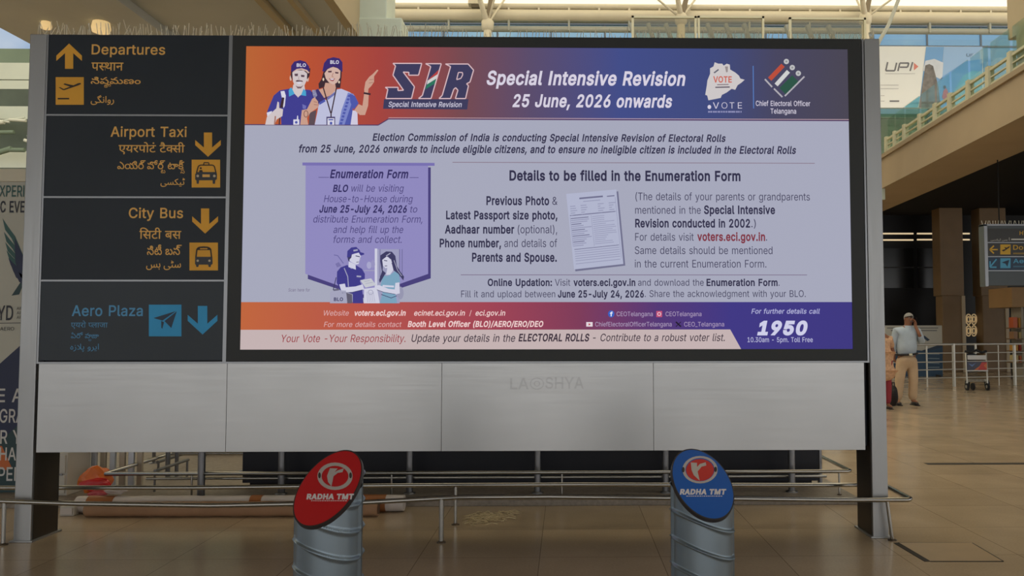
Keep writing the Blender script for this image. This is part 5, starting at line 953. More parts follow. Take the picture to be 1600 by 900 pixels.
# left: another rail with stouter posts, and a fence of flat steel slats
t = thing('handrail', (-4.0, 8.6, zk), 'stout steel handrail with paired posts behind the paper rolls', 'rail')
def seg(pa, pb, r, nm): m = MB(); m.tube([pa, pb], r, PST, 10); m.build(nm, t)
for (u, r, yy) in ((315, .03, 7.0), (262, .022, 7.9), (276, .018, 7.95), (382, .02, 8.3), (240, .018, 8.8)):
    p = onY(u, 730, yy); m = MB(); m.tube([(p.x, yy, zk), (p.x, yy, 1.0)], r, PST, 12); m.lathe((p.x, yy, zk), [(r+.03, 0), (r+.03, .008), (r, .012)], PST, 14); m.build('post', t)
pa = onY(242, 736, 7.25); seg(pa, Vector((pa.x, 7.88, pa.z)), .014, 'rail')
for yy in (7.25, 7.86): seg(Vector((pa.x, yy, zk)), Vector((pa.x, yy, pa.z)), .01, 'post')
pb = onY(246, 722, 8.2); seg(pb, Vector((pb.x, 9.3, pb.z)), .016, 'rail')
for yy in (8.22, 9.28): seg(Vector((pb.x, yy, zk)), Vector((pb.x, yy, pb.z)), .012, 'post')
m = MB(); m.tube([onY(315, 700, 7.0), onY(262, 690, 7.9), onY(240, 690, 8.8)], .02, PST, 10); m.build('top_rail', t)
t = thing('slat_fence', (-5.0, 8.0, 0), 'fence of upright flat steel slats behind the plastic bag', 'fence')
SLT = brushed('slat_steel', (198, 204, 212), 0.45, 0.35, (30, 30, 1)); SLT2 = brushed('tan_slat', (176, 164, 144), 0.45, 0.3, (30, 30, 1)); yy = 7.5
for k, u in enumerate((112, 131, 145.5, 160, 175, 190, 204, 217.5)):
    w = 4.2; x0 = onY(u-w, 730, yy).x; x1 = onY(u+w, 730, yy).x
    m = MB(); m.box(x0, x1, yy, yy+.03, zk if True else 0, 1.5, SLT if k % 2 == 0 else SLT2, .004); m.build('slat', t)
m = MB(); m.box(onY(90, 730, yy).x, onY(232, 730, yy).x, yy+.03, yy+.1, .35, .42, PST); m.box(onY(90, 730, yy).x, onY(232, 730, yy).x, yy+.03, yy+.1, 1.4, 1.47, PST); m.build('cross_rail', t)
WBX = mat('white_laminate', (196, 190, 178), 0.5, 0, .4, .05, 3)
x0 = onY(86, 740, 7.1).x; x1 = onY(105, 740, 7.1).x; m = MB(); m.box(x0, x1, 7.1, 7.44, zk, .40, WBX, .006); m.box(x0+.01, x1-.012, 7.085, 7.1, .235, .385, WBX, .004); m.box(x0+.01, x1-.012, 7.085, 7.1, zk+.02, .215, WBX, .004); m.box(x0+.03, x1-.03, 7.078, 7.086, .218, .23, PST)
o = m.build('drawer_box', origin=((x0+x1)/2, 7.27, zk)); tag(o, 'small white two-drawer box beside the slat fence', 'box')
RMP = mat('sandstone_ramp', (190, 168, 132), 0.6, 0, .3, .08, 3)
# a sloping stone block beyond the handrail
P = [onY(280, 768, 9.4), onY(384, 768, 9.4)]; x0 = onY(262, 740, 9.4).x; x1 = onY(386, 740, 9.4).x
m = MB(); m.add([(x0, 9.4, zk), (x1, 9.4, zk), (x1, 9.4, .34), (x1, 12, .34), (x0, 12, .06), (x1, 12, zk), (x0, 12, zk), (x0, 9.4, .06)], [(0, 1, 2, 7), (7, 2, 3, 4), (1, 5, 3, 2), (5, 6, 4, 3), (6, 0, 7, 4), (0, 6, 5, 1)], RMP); struct(m.build('ground'))

# ================================================================== PAPER ROLLS, BAG, STRAW
KRAFT = mat('kraft_paper', (160, 124, 94), 0.65, 0, .3, .1, 5); WRAP = mat('white_wrap', (206, 196, 188), 0.5, 0, .4, .07, 7, .25); TAPE = mat('brown_tape', (158, 100, 58), 0.4, 0, .4, .1, 9); INS = mat('roll_inside', (104, 74, 52), 0.8)
def roll(name, p0, p1, r, mt, bands, label, endm=None):
    p0 = Vector(p0); p1 = Vector(p1); t = thing(name, p0, label, 'roll', 'paper rolls on the floor'); m = MB(); rs = random.Random(len(label)); n = 40
    m.tube([p0.lerp(p1, k/n) for k in range(n+1)], [r*(1+rs.uniform(-.035, .035)) for k in range(n+1)], mt, 18, True); m.build('sheet', t)
    if bands:
        for (a, b) in bands:
            k = 4; m = MB(); m.tube([p0.lerp(p1, a+(b-a)*i/k) for i in range(k+1)], [r*1.06]*(k+1), TAPE, 18, True); m.build('tape', t)
    m = MB(); d = (p1-p0).normalized(); m.tube([p1-d*.001, p1+d*.004], r*.72, endm or INS, 16); m.build('core', t); return t
yA = onZ(300, 806.5, 0).y; r1 = .056
pa = onY(136, 797, yA); pb = onY(592, 797, yA)
roll('paper_roll', (pa.x, yA, r1), (pb.x, yA-.02, r1), r1, KRAFT, None, 'long bare brown kraft paper roll on the floor')
yB = yA+.13; r2 = .063; pa = onY(122, 780, yB); pb = onY(632, 780, yB)
roll('paper_roll', (pa.x, yB, r2+.004), (pb.x, yB, r2+.004), r2, WRAP, [(.035, .115), (.53, .565), (.86, .945)], 'white-wrapped paper roll with brown tape bands behind the brown roll', WRAP)
# crumpled wrapping at the left end
def lump(name, c, sx, sy, sz, mt, seed, amp=.25, sub=3):
    bm = bmesh.new(); bmesh.ops.create_icosphere(bm, subdivisions=sub, radius=1); rs = random.Random(seed)
    ph = [(Vector((rs.uniform(-1, 1), rs.uniform(-1, 1), rs.uniform(-1, 1))).normalized(), rs.uniform(2, 7), rs.uniform(0, 6)) for _ in range(9)]
    for v in bm.verts:
        k = 1+amp*sum(math.sin(d.dot(v.co)*f+p) for d, f, p in ph)/4
        z = v.co.z*k*sz; v.co = Vector((c[0]+v.co.x*k*sx, c[1]+v.co.y*k*sy, max(c[2]+z, c[2]-sz*.9)))
    m = MB(); m.bm(bm, mt, False); return m
yC = onZ(150, 775, zk).y+.0; pc = onY(150, 757, yC)
ORG_M = mat('orange_plastic', (226, 116, 44), 0.35, 0, .5, .12, 14, .3); RED_M = mat('red_plastic', (206, 34, 40), 0.35, 0, .5, .1, 14, .3); PNK = mat('pink_plastic', (206, 92, 96), 0.4, 0, .5, .1, 12)
t = thing('plastic_bag', (pc.x, yC, zk), 'crumpled orange and red plastic bag behind the paper rolls', 'bag')
m = lump('x', (onY(148, 752, yC).x, yC+.03, zk+.13), .125, .07, .115, ORG_M, 4, .3); m.build('orange_sheet', t)
m = lump('x', (onY(155, 757, yC).x, yC-.035, zk+.10), .115, .06, .062, RED_M, 8, .22); m.build('red_pouch', t)
m = lump('x', (onY(160, 772, yC).x, yC-.06, zk+.03), .085, .05, .032, PNK, 12, .2); m.build('pink_pouch', t)
m = lump('x', (onY(180, 778, yB).x, yB+.02, .168), .09, .05, .03, WRAP, 21, .35); o = m.build('crumpled_paper', origin=(onY(180, 778, yB).x, yB, 0.08)); tag(o, 'crumpled white paper scrap at the end of the white roll', 'paper')
xx = onY(117, 800, yA+.05).x; m = MB(); m.box(xx-.10, xx+.01, yA+.02, yA+.09, 0, .075, WBX, .01); m.box(xx-.09, xx+.0, yA+.012, yA+.02, .012, .062, WRAP, .003); o = m.build('white_carton', origin=(xx, yA+.05, 0)); tag(o, 'small white carton on the floor at the end of the rolls', 'box')
rs = random.Random(9); m = MB(); STR = mat('pale_straw', (206, 188, 150), 0.7, 0, .2, .15, 20)
for k in range(170):
    u = rs.gauss(760, 20); v = 811-(u-760)*.10+rs.gauss(0, 3.6)
    if not 716 < u < 806: continue
    p = onZ(u, v, 0); a = rs.gauss(0.1, .7); l = rs.uniform(.015, .055); z = rs.uniform(.003, .02)
    m.tube([(p.x-math.cos(a)*l, p.y-math.sin(a)*l, z), (p.x, p.y, z+rs.uniform(0, .014)), (p.x+math.cos(a)*l, p.y+math.sin(a)*l, z*.6)], rs.uniform(.0016, .004), STR, 4, False)
o = m.build('straw_litter', origin=tuple(onZ(760, 811, 0))); tag(o, 'small heap of pale straw on the floor under the advertising board', 'straw', kind='stuff')
# ================================================================== DRAIN COVER
q = [onZ(u, v, 0) for u, v in ((1404, 848.5), (1518, 848.5), (1567, 877.5), (1453, 877.5))]
GRV = mat('dark_groove', (44, 38, 32), 0.8); t = thing('drain_cover', tuple(sum((Vector(p) for p in q), Vector())/4), 'square stone drain cover let into the floor beside a board post', 'drain cover')
cx = sum((Vector(p) for p in q), Vector())/4; m = MB(); m.add([tuple(cx+(p-cx)*.985+Vector((0, 0, .004))) for p in q]+[tuple(cx+(p-cx)*.985) for p in q], [(3, 2, 1, 0), (0, 1, 5, 4), (1, 2, 6, 5), (2, 3, 7, 6), (3, 0, 4, 7)], mat('cover_stone', (178, 154, 121), .3, 0, .5, .08, 5)); m.build('slab', t)
m = MB()
for a, b, w in ((0, 1, .014), (1, 2, .014), (2, 3, .014), (3, 0, .07)):
    m.bar(q[a]+Vector((0, 0, .001)), q[b]+Vector((0, 0, .001)), w, .004, GRV)
m.build('frame', t)
m = MB(); pa = onZ(1447, 725, 0); pb = onZ(1700, 725, 0); m.box(pa.x, pb.x, pa.y-.05, pa.y+.05, 0, .003, GRV); o = m.build('drain_slot', origin=tuple(pa)); tag(o, 'long narrow drain slot across the open floor', 'drain')

# ================================================================== BANNER WALL AT FAR LEFT
yw = 7.25; t = thing('printed_banner', (-5.6, yw, 0), 'tall printed cream banner with a feathered wing emblem beside the direction panels', 'banner')
CREAM = mat('banner_cream', (196, 194, 180), 0.5, 0, .4, .03, 2); TEALT = mat('banner_teal', (52, 96, 92), .5); BLKT = mat('banner_black', (44, 46, 56), .5); NAVT = mat('banner_navy', (34, 44, 78), .5); TEALD = mat('banner_dark_teal', (38, 68, 72), .5); WT = mat('banner_white', (210, 208, 204), .5); ORT = mat('banner_orange', (206, 108, 52), .5)
zbt = onY(10, 771, yw).z; ztp = onY(20, 284, yw).z; xl = -6.9; xr_ = onY(54, 500, yw).x
m = MB(); m.box(xl, xr_, yw, yw+.08, zbt, ztp, CREAM); m.build('panel', t)
m = MB(); m.box(xl, xr_+.02, yw-.02, yw+.1, ztp, ztp+.11, mat('banner_cap', (222, 214, 190), .5)); m.box(xl, xr_+.02, yw-.02, yw+.1, zbt-.03, zbt, ALU); m.build('frame', t)
for x in (xl+.2, xr_-.2): m = MB(); m.box(x-.04, x+.04, yw+.01, yw+.07, 0, zbt-.02, PST); m.box(x-.08, x+.08, yw-.15, yw+.2, 0, .012, PST); m.build('foot', t)
fb = lambda l: (lambda u, v: onY(u, v, yw-.001*l))
m = MB(); m.poly([(-70, 640), (0, 568), (54, 520), (54, 660), (0, 690), (-70, 700)], NAVT, fb(1)); m.poly([(-70, 700), (0, 690), (54, 640), (58, 771), (-70, 771)], TEALD, fb(1.5)); m.poly([(-40, 690), (3, 697), (18, 730), (8, 735), (-40, 720)], ORT, fb(2))
for k, (x, y, w) in enumerate(((4, 341, 15), (6, 362, 13), (8, 378, 12), (10, 391, 11), (13, 403, 10), (17, 414, 9), (21, 424, 8), (26, 432, 7))):
    m.poly([(x, y), (x+9, y+w*.9), (x+20, y+w*1.9), (40, min(446, 408+k*6)), (40, min(450, 420+k*6)), (x+14, y+w*2.1), (x+4, y+w*1.2)], TEALT if k < 4 else NAVT, fb(1+k*.2))
m.poly([(23, 372), (36, 400), (42, 440), (34, 438), (24, 410)], NAVT, fb(2)); m.poly([(44, 425), (30, 460), (18, 462), (38, 432)], TEALD, fb(2)); m.line([(-60, 506), (40, 504.5)], 1, BLKT, fb(1)); m.build('artwork', t)
m = MB()
def bt(s, u0, u1, v, c, mt, b=.02): put(m, latin(s, b), u0, u1, v, c, mt, yw, 3)
bt('EXPERIENCE', -9, 76, 307, 17, TEALT); bt('C EVER', 0, 47, 331.5, 17, BLKT, .03); bt('HYD', -17, 20, 500, 22, BLKT)
for v in (484, 491, 498): bt('AIR', 26, 36, v, 4.5, BLKT, 0)
bt('AERO', 0, 22, 516.5, 5.5, BLKT, 0); bt('WE ARE', -31, 66, 628, 20, WT); bt('GRA', -1, 37, 660, 20, WT); bt('R Y', 0, 33, 693, 20, WT); bt('HAN', -1, 38, 719, 19, WT); bt('PER', -3, 33, 751, 20, WT); m.build('lettering', t)
# ================================================================== WALKWAY BALUSTRADE
BAL = mat('balustrade_concrete', (196, 192, 162), 0.6, 0, .3, .06, 4); BALG = glass('balustrade_glass', (240, 248, 244), 0.05)
t = thing('balustrade', tuple(wk(0, .1, 6.06)), 'pale balustrade with posts and clear glass along the raised walkway', 'balustrade')
us = (1383, 1396, 1411, 1435, 1459, 1482, 1511, 1542, 1576, 1615, 1668)
def s_of(u):
    lo, hi = -16.0, 16.0
    for _ in range(50):
        mid = (lo+hi)/2; p = wk(mid, 0, 6.06)-EYE; uu = PX+FX*p.dot(RT)/p.dot(FW)
        if uu > u: lo = mid
        else: hi = mid
    return (lo+hi)/2
ss = [s_of(u) for u in us]; ss = ss[::-1]
for s in ss:
    m = MB(); wbox(m, s-.06, s+.06, 0.0, .12, 6.06, 6.50, BAL); wbox(m, s+.10, s+.15, .03, .09, 6.06, 6.36, BAL); m.build('baluster', t)
m = MB(); wbox(m, ss[0], ss[-1], .03, .09, 6.40, 6.45, BAL); wbox(m, ss[0], ss[-1], .04, .08, 6.12, 6.16, BAL); wbox(m, ss[0], ss[-1], .04, .08, 6.26, 6.285, BAL); m.build('rail', t)
for a, b in zip(ss[:-1], ss[1:]):
    m = MB(); wbox(m, a+.06, b-.06, .055, .065, 6.1, 6.95, BALG); m.build('glass_pane', t)
# a second railing piece on the far end, by the post
m = MB(); wbox(m, 0.0, .14, -.1, .1, 4.9, 6.0, PIER); struct(m.build('trim_1'))
# ================================================================== PAYMENT BILLBOARD ON THE FACADE
yb_ = YG-1.0; f = lambda l: (lambda u, v: onY(u, v, yb_-.01*l)); c = onY(1455, 168, yb_)
TRG0 = mat('bracket_grey', (120, 122, 120), .5)
t = thing('billboard', (c.x, yb_, c.z), 'large white and blue payment billboard with rock tower picture on the far facade', 'billboard')
m = MB(); p0 = onY(1340, 168, yb_); p1 = onY(1535, 73, yb_); m.box(p0.x, p1.x, yb_, yb_+.2, p0.z, p1.z, mat('billboard_white', (226, 228, 226), .5)); m.build('panel', t)
for x in (p0.x+.5, (p0.x+p1.x)/2, p1.x-.5): m = MB(); m.box(x-.06, x+.06, yb_+.2, YG, p0.z+.3, p0.z+.45, TRG0); m.build('bracket', t)
SKYB = mat('print_sky', (116, 164, 214), .5); CLD = mat('print_cloud', (206, 212, 222), .5, 0, .3, .08, 2); ROCK = mat('print_rock', (122, 118, 116), .6, 0, .3, .4, 3); LBL_ = mat('print_light_blue', (150, 184, 224), .5); MBL = mat('print_blue_hill', (104, 160, 222), .5); TQ = mat('print_turquoise', (112, 178, 208), .5, 0, .3, .12, 2); UG = mat('print_grey_letter', (112, 112, 118), .5); UO = mat('print_salmon', (216, 132, 120), .5); DKP = mat('print_dark_figure', (70, 60, 70), .6)
m = MB(); g = f(1)
m.poly([(1447, 73), (1475, 73), (1470, 125), (1462, 168), (1436, 168)], SKYB, g); m.poly([(1446, 95), (1460, 92), (1474, 98), (1472, 125), (1442, 110)], CLD, f(2)); m.poly([(1446, 102), (1452, 100), (1458, 103), (1462, 118), (1466, 135), (1470, 168), (1436, 168)], ROCK, f(3))
m.poly([(1475, 73), (1535, 73), (1535, 168), (1464, 168), (1471, 125)], LBL_, g); m.poly([(1470, 122), (1508, 96), (1535, 92), (1535, 168), (1464, 168)], MBL, f(2)); m.poly([(1505, 118), (1520, 110), (1535, 112), (1535, 150), (1500, 168), (1480, 160)], TQ, f(3)); m.poly([(1412, 168), (1438, 150), (1434, 168)], TQ, f(3))
m.poly([(1472, 152), (1474, 142), (1478, 137), (1481, 142), (1482, 155), (1478, 160)], mat('print_red_figure', (196, 96, 92), .6), f(4)); m.ell(1476, 136, 2.2, 2.6, DKP, f(5)); m.poly([(1482, 150), (1485, 145), (1488, 151), (1487, 158), (1482, 158)], DKP, f(4)); m.build('picture', t)
m = MB()
m.line([(1387, 97), (1384, 110.5), (1398, 110.5), (1401, 98)], 2.4, UG, g); m.line([(1403, 111), (1406, 98.5), (1420, 98.5), (1418, 105), (1406, 105)], 2.4, UG, g); m.line([(1426, 97), (1422, 111)], 2.4, UG, g); m.poly([(1428, 98), (1435, 104), (1428, 110)], UO, g); m.line([(1383, 115), (1430, 115)], .9, mat('print_pale_grey', (186, 186, 188), .5), g)
put3(m, latin('UPI', .05), g, 1510, 1523, 88.5, 4.5, mat('print_white', (220, 228, 240), .5))
for (u0, u1, v) in ((1376, 1404, 133), (1376, 1404, 138.5), (1376, 1382, 149.5), (1376, 1382, 158)): m.line([(u0, v), (u1, v)], 1.1, mat('print_pale_grey', (186, 186, 188), .5), g)
m.line([(1390, 158), (1405, 158)], 2.4, UG, g); m.build('lettering', t)
# ================================================================== STEEL TREES, TRUSS AND GLASS SCREENS AT THE CANOPY EDGE
TRU = mat('cream_truss_steel', (198, 190, 168), 0.5, 0.1, .4, .05, 1); TRG = mat('grey_truss_steel', (150, 152, 142), 0.5, 0.1); TRD = mat('dark_truss_bracket', (104, 92, 72), .6)  # darker brown tone for brackets, cable tray and one branch per tree
YT_ = 42.0
t = thing('roof_truss', (3, YT_, 15), 'cream steel tube truss under the front edge of the membrane canopy', 'truss')
def hz(v, y=YT_): return onY(1000, v, y).z
for (v, r, mt, y) in ((11, .14, TRU, YT_), (17, .07, TRU, YT_+.3), (25, .30, TRU, YT_+.1), (35, .07, TRG, YT_+.6), (46.5, .16, TRG, YT_+.2)):
    m = MB(); m.tube([(-24, y, hz(v, y)), (26, y, hz(v, y))], r, mt, 12); m.build('chord', t)
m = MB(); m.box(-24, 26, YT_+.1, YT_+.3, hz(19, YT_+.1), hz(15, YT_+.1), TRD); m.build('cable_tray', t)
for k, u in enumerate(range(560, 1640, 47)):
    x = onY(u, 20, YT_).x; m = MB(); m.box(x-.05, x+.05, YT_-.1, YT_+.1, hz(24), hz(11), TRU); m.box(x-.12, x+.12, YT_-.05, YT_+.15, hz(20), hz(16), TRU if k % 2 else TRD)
    if k % 2: m.box(x-.05, x+.05, YT_, YT_+.2, hz(48), hz(25), TRG)
    m.build('bracket', t)
LB = ('steel tree column with a floodlight, forked under the canopy', 'steel tree column behind the middle glass screen', 'steel tree column with a long side branch beside the stay cable')
for i, u in enumerate((762, 1064, 1352)):
    y = YT_-1.0; b = onY(u, 30, y); tt = thing('tree_column', (b.x, y, 0), LB[i], 'column', 'steel tree columns')
    zf_ = onY(u, 33 if i == 0 else 24, y).z; m = MB(); m.tube([(b.x, y, 0), (b.x, y, zf_)], [.24, .2], TRU, 14); m.build('trunk', tt)
    br = ((-14, -6), (6, -8), (12, -8), (30, -6)) if i == 0 else (((-6, -8), (10, -8), (-40, -4), (24, -3)) if i == 1 else ((-6, -10), (8, -10), (48, -6), (-16, -6)))
    for k, (du, v) in enumerate(br):
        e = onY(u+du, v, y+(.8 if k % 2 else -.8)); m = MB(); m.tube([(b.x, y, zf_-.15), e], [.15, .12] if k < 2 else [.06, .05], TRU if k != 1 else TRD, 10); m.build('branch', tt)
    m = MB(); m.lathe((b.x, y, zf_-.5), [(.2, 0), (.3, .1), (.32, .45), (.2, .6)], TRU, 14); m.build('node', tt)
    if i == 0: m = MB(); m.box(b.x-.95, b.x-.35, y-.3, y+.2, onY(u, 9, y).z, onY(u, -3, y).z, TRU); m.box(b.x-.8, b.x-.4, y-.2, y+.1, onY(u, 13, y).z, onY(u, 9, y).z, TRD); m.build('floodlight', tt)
t = thing('stay_cable', tuple(onY(1374, 66, 30)), 'slanting grey stay cable beside the payment billboard', 'cable'); m = MB(); m.tube([onY(1360, 100, 30), onY(1374, 64, 30), onY(1388, 40, 30.5), onY(1406, -6, 31)], .07, TRG, 8); m.build('strand', t)
# glass screens on a footbridge behind the board
yq = 19.0; GLS = glass('grey_screen_glass', (222, 217, 196), 0.25); FRM = mat('screen_frame', (198, 192, 160), .5)
m = MB(); zq = onY(1100, 60, yq).z; x0 = onY(980, 60, yq).x; x1 = onY(1362, 60, yq).x; m.box(x0, onY(1340, 60, yq).x, yq-.4, yq+2.2, zq-1.2, zq-.6, CONCD)
for x in (x0+.4, x1-.9): m.box(x-.18, x+.18, yq+.4, yq+.8, 0, zq-1.2, CONCD)
struct(m.build('slab_bridge'))
for k, (u0, u1, v, lb) in enumerate(((987, 1088.5, 25.5, 'leftmost grey glass screen above the advertising board'), (1090, 1194, 25, 'middle grey glass screen above the advertising board'), (1233, 1353, 26.5, 'rightmost grey glass screen above the advertising board'))):
    xa_ = onY(u0, 40, yq).x; xb_ = onY(u1, 40, yq).x; zq1 = onY(1100, v, yq).z
    t = thing('glass_screen', ((xa_+xb_)/2, yq, zq-.6), lb, 'glass screen', 'glass screens on the footbridge')
    m = MB(); m.box(xa_+.03, xb_-.03, yq, yq+.02, zq-.55, zq1-.04, GLS); m.build('pane', t)
    m = MB(); m.box(xa_, xb_, yq-.02, yq+.04, zq1-.05, zq1, FRM); m.box(xa_, xa_+.05, yq-.02, yq+.04, zq-.6, zq1, FRM); m.box(xb_-.05, xb_, yq-.02, yq+.04, zq-.6, zq1, FRM); m.build('frame', t)
    for q_ in range(3):
        x = xa_+(xb_-xa_)*(.2+.28*q_)+(.3 if k == 1 else 0); m = MB(); m.bar((x-.3, yq+.5, zq1+.0), (x+.1, yq+.5, zq-.6), .13, .08, TRG); m.build('stay', t)
# pale pier under the left roadway edge
m = MB(); pw = 11.7; x0 = onY(553, 30, pw).x; x1 = onY(604, 30, pw).x; m.box(x0, x1, pw, pw+.6, 0, onY(570, 4, pw).z+.9, PIER, .02)
m.box(x0+.02, x1+.22, pw-.02, pw+.5, onY(580, 75, pw).z, onY(580, 28, pw).z, PIER, .02); struct(m.build('pillar'))
# lamps under the roadway
LAMP = mat('lamp_lens', (255, 214, 140), .4); LAMP.node_tree.nodes['Principled BSDF'].inputs['Emission Color'].default_value = (1, .74, .36, 1); LAMP.node_tree.nodes['Principled BSDF'].inputs['Emission Strength'].default_value = 0.5
for (u, v, lb) in ((72, 40, 'small warm lamp above the top of the left post'), (158, 43, 'larger warm lamp above the Departures panel')):
    yl = 11.2; c = onY(u, v+1, yl); k = 1.1 if u > 100 else .65
    t = thing('hanging_lamp', (c.x, yl, c.z), lb, 'lamp', 'lamps under the roadway')
    m = MB(); m.lathe(c, [(.02, .12*k), (.09*k, .1*k), (.11*k, 0), (.10*k, -.05*k), (.05*k, -.07*k), (.0, -.075*k)], LAMP, 20); m.build('lens', t)
    m = MB(); m.lathe(c, [(.02, .16*k), (.07*k, .12*k), (.09*k, .1*k)], CONCD, 16); m.tube([(c.x, yl, c.z+.12*k), (c.x, yl, ZL)], .008, CONCD, 6); m.build('holder', t)
# ================================================================== FAR FLOOR: RAIL, TROLLEY, SIGN, BANNER, SHOP
yR = onZ(1490, 604, 0).y
t = thing('handrail', (onZ(1490, 604, 0).x, yR, 0), 'long steel barrier rail with five bars across the far floor', 'rail')
SST = mat('far_rail_steel', (190, 186, 174), 0.35, 0.6)
def ray_rail(u): return yR+(u-1490)*0.006
bars = (538, 551.5, 565, 577, 590)
for k, v in enumerate(bars):
    zz = onY(1490, v, yR).z; m = MB(); m.tube([(onY(1300, v, yR-1.2).x, yR-1.2, zz), (onY(1490, v, yR).x, yR, zz), (onY(1700, v, yR+1.2).x, yR+1.2, zz)], .028 if k == 0 else .014, SST, 8); m.build('bar', t)
for (u, y, r) in ((1448, yR-.25, .02), (1490, yR, .04), (1585, yR+.55, .04), (1560, yR+.4, .012), (1690, yR+1.1, .04), (1345, yR-.9, .04)):
    p = onY(u, 560, y); m = MB(); m.tube([(p.x, y, 0), (p.x, y, onY(1490, 537, yR).z)], r, SST, 10); m.build('post', t)
# luggage trolley
yL = onZ(1526, 604, 0).y-1.3; c = onY(1527, 604, yL); t = thing('luggage_trolley', (c.x, yL, 0), 'luggage trolley with printed front panel standing by the far rail', 'trolley')
sh = lambda dy: dy*c.x/yL
W_ = 17.0*yL/FX; PXM = yL/FX
TW = mat('trolley_white_panel', (206, 204, 200), .4); TB = mat('trolley_dark_panel', (58, 62, 80), .4); TR_ = mat('trolley_red_panel', (186, 60, 52), .4); TO = mat('trolley_orange_panel', (206, 110, 58), .4); RUB = mat('black_rubber', (26, 26, 28), .7)
zz = lambda v: onY(1527, v, yL).z
for sgn in (-1, 1):
    x = c.x+sgn*W_*.95; m = MB(); m.tube([(x, yL, .12), (x, yL+.02, zz(552)), (x-sgn*.03, yL+.12, zz(549))], .018, SST, 8); m.tube([(x, yL, .14), (sh(.9)+c.x+sgn*W_*.8, yL+.9, .2)], .016, SST, 8); m.build('side_tube', t)
    for yy_, rr2 in ((yL, .085), (yL+.75, .1)): m = MB(); xw_ = x+sh(yy_-yL); m.tube([(xw_-.02, yy_, rr2), (xw_+.02, yy_, rr2)], rr2, RUB, 16); m.tube([(xw_-.025, yy_, rr2), (xw_+.025, yy_, rr2)], rr2*.45, SST, 12); m.build('wheel', t)
m = MB(); m.tube([(c.x-.1, yL+.05, .085), (c.x-.06, yL+.05, .085)], .085, RUB, 16); m.build('wheel', t)
m = MB(); m.tube([(c.x-W_, yL+.05, zz(549)), (c.x-W_*.5, yL, zz(551)), (c.x, yL, zz(547)), (c.x+W_*.5, yL, zz(551)), (c.x+W_, yL+.05, zz(549))], .03, RUB, 8); m.tube([(c.x, yL+.04, zz(553)), (c.x, yL+.04, zz(538))], .025, SST, 8); m.build('handle', t)
m = MB(); m.box(c.x-W_*.86, c.x+W_*.86, yL-.02, yL, zz(562), zz(555), TW, .004); m.build('card_holder', t)
m = MB(); fT = lambda l: (lambda u, v: onY(u, v, yL-.02-.002*l)); m.box(c.x-W_*.9, c.x+W_*.9, yL-.02, yL+.01, zz(578), zz(565), TB, .004)
m.poly([(1527, 578), (1534, 566), (1542, 566), (1542, 578)], TR_, fT(1)); m.poly([(1522, 578), (1532, 571), (1528, 578)], TO, fT(2)); m.poly([(1537, 571), (1542, 567), (1542, 577)], TO, fT(2)); m.poly([(1513, 568), (1519, 570), (1525, 567), (1519, 573)], mat('trolley_blue_mark', (90, 120, 170), .4), fT(2)); m.box(c.x-W_, c.x+W_, yL-.03, yL, zz(580), zz(578.4), TW); m.build('front_panel', t)
m = MB()
for k in range(5): m.tube([(c.x-W_*.8+W_*.4*k, yL+.02, .22), (sh(.9)+c.x-W_*.7+W_*.35*k, yL+.9, .2)], .01, SST, 6)
for k in range(3): m.tube([(sh(.05+.35*k)+c.x-W_*.9, yL+.05+.35*k, .21), (sh(.05+.35*k)+c.x+W_*.9, yL+.05+.35*k, .21)], .012, SST, 6)
m.build('deck', t)
# overhead direction sign
ys = 18.0; x0 = onY(1538, 400, ys).x; zb_ = onY(1570, 446, ys).z; zt_ = onY(1570, 353, ys).z
t = thing('overhead_sign', (x0+1.3, ys, zb_), 'overhead airport sign with yellow and blue arrow rows', 'sign')
SGF = mat('sign_dark_face', (58, 58, 56), .4); SGB = mat('sign_grey_face', (84, 92, 96), .4, 0, .4, .05, 2); SGBL = mat('sign_blue_row', (34, 62, 88), .4)
m = MB(); m.box(x0+.06, x0+2.6, ys, ys+.2, zb_, zt_, SGB); m.build('panel', t)
m = MB(); m.box(x0, x0+.07, ys-.02, ys+.22, zb_-.02, zt_+.03, ALU); m.box(x0+2.55, x0+2.62, ys-.02, ys+.22, zb_-.02, zt_+.03, ALU); m.box(x0, x0+2.62, ys-.02, ys+.22, zt_, zt_+.04, ALU)
for v in (379, 401, 423): z = onY(1570, v, ys).z; m.box(x0+.06, x0+2.6, ys-.012, ys, z-.01, z+.01, ALU)
m.build('frame', t)
m = MB(); fs_ = lambda l: (lambda u, v: onY(u, v, ys-.003*l)); rect(m, 1543, 357, 1720, 378.5, SGF, fs_(1)); rect(m, 1543, 380, 1720, 400.5, SGF, fs_(1)); rect(m, 1543, 402, 1720, 422.5, SGBL, fs_(1)); m.build('row_face', t)
m = MB(); YG_ = mat('far_sign_yellow', (216, 172, 52), .5); YBL = mat('far_sign_blue', (84, 168, 206), .5)
m.line([(1547, 390), (1559, 390)], 2.2, YG_, fs_(2)); m.line([(1553, 384), (1546.5, 390), (1553, 396)], 2.2, YG_, fs_(2)); rect(m, 1563, 382, 1579, 397.5, YG_, fs_(2)); m.poly([(1565, 391), (1571, 389), (1569, 386), (1573, 387), (1578, 384), (1577, 387), (1568, 393)], DK, fs_(3))
m.line([(1557, 405), (1547, 417)], 2.2, YBL, fs_(2)); m.line([(1547, 408), (1547, 417.5), (1557, 417.5)], 2.2, YBL, fs_(2)); rect(m, 1563, 403.5, 1579, 419, YBL, fs_(2)); m.poly([(1565, 410), (1577, 406), (1574, 417), (1571, 412)], DN, fs_(3)); m.build('pictogram', t)
m = MB(); put3(m, latin('Domestic', .03), fs_(2), 1583, 1640, 390, 7, YG_); put3(m, latin('Aero Plaza', .03), fs_(2), 1583, 1652, 411, 6.5, YBL)
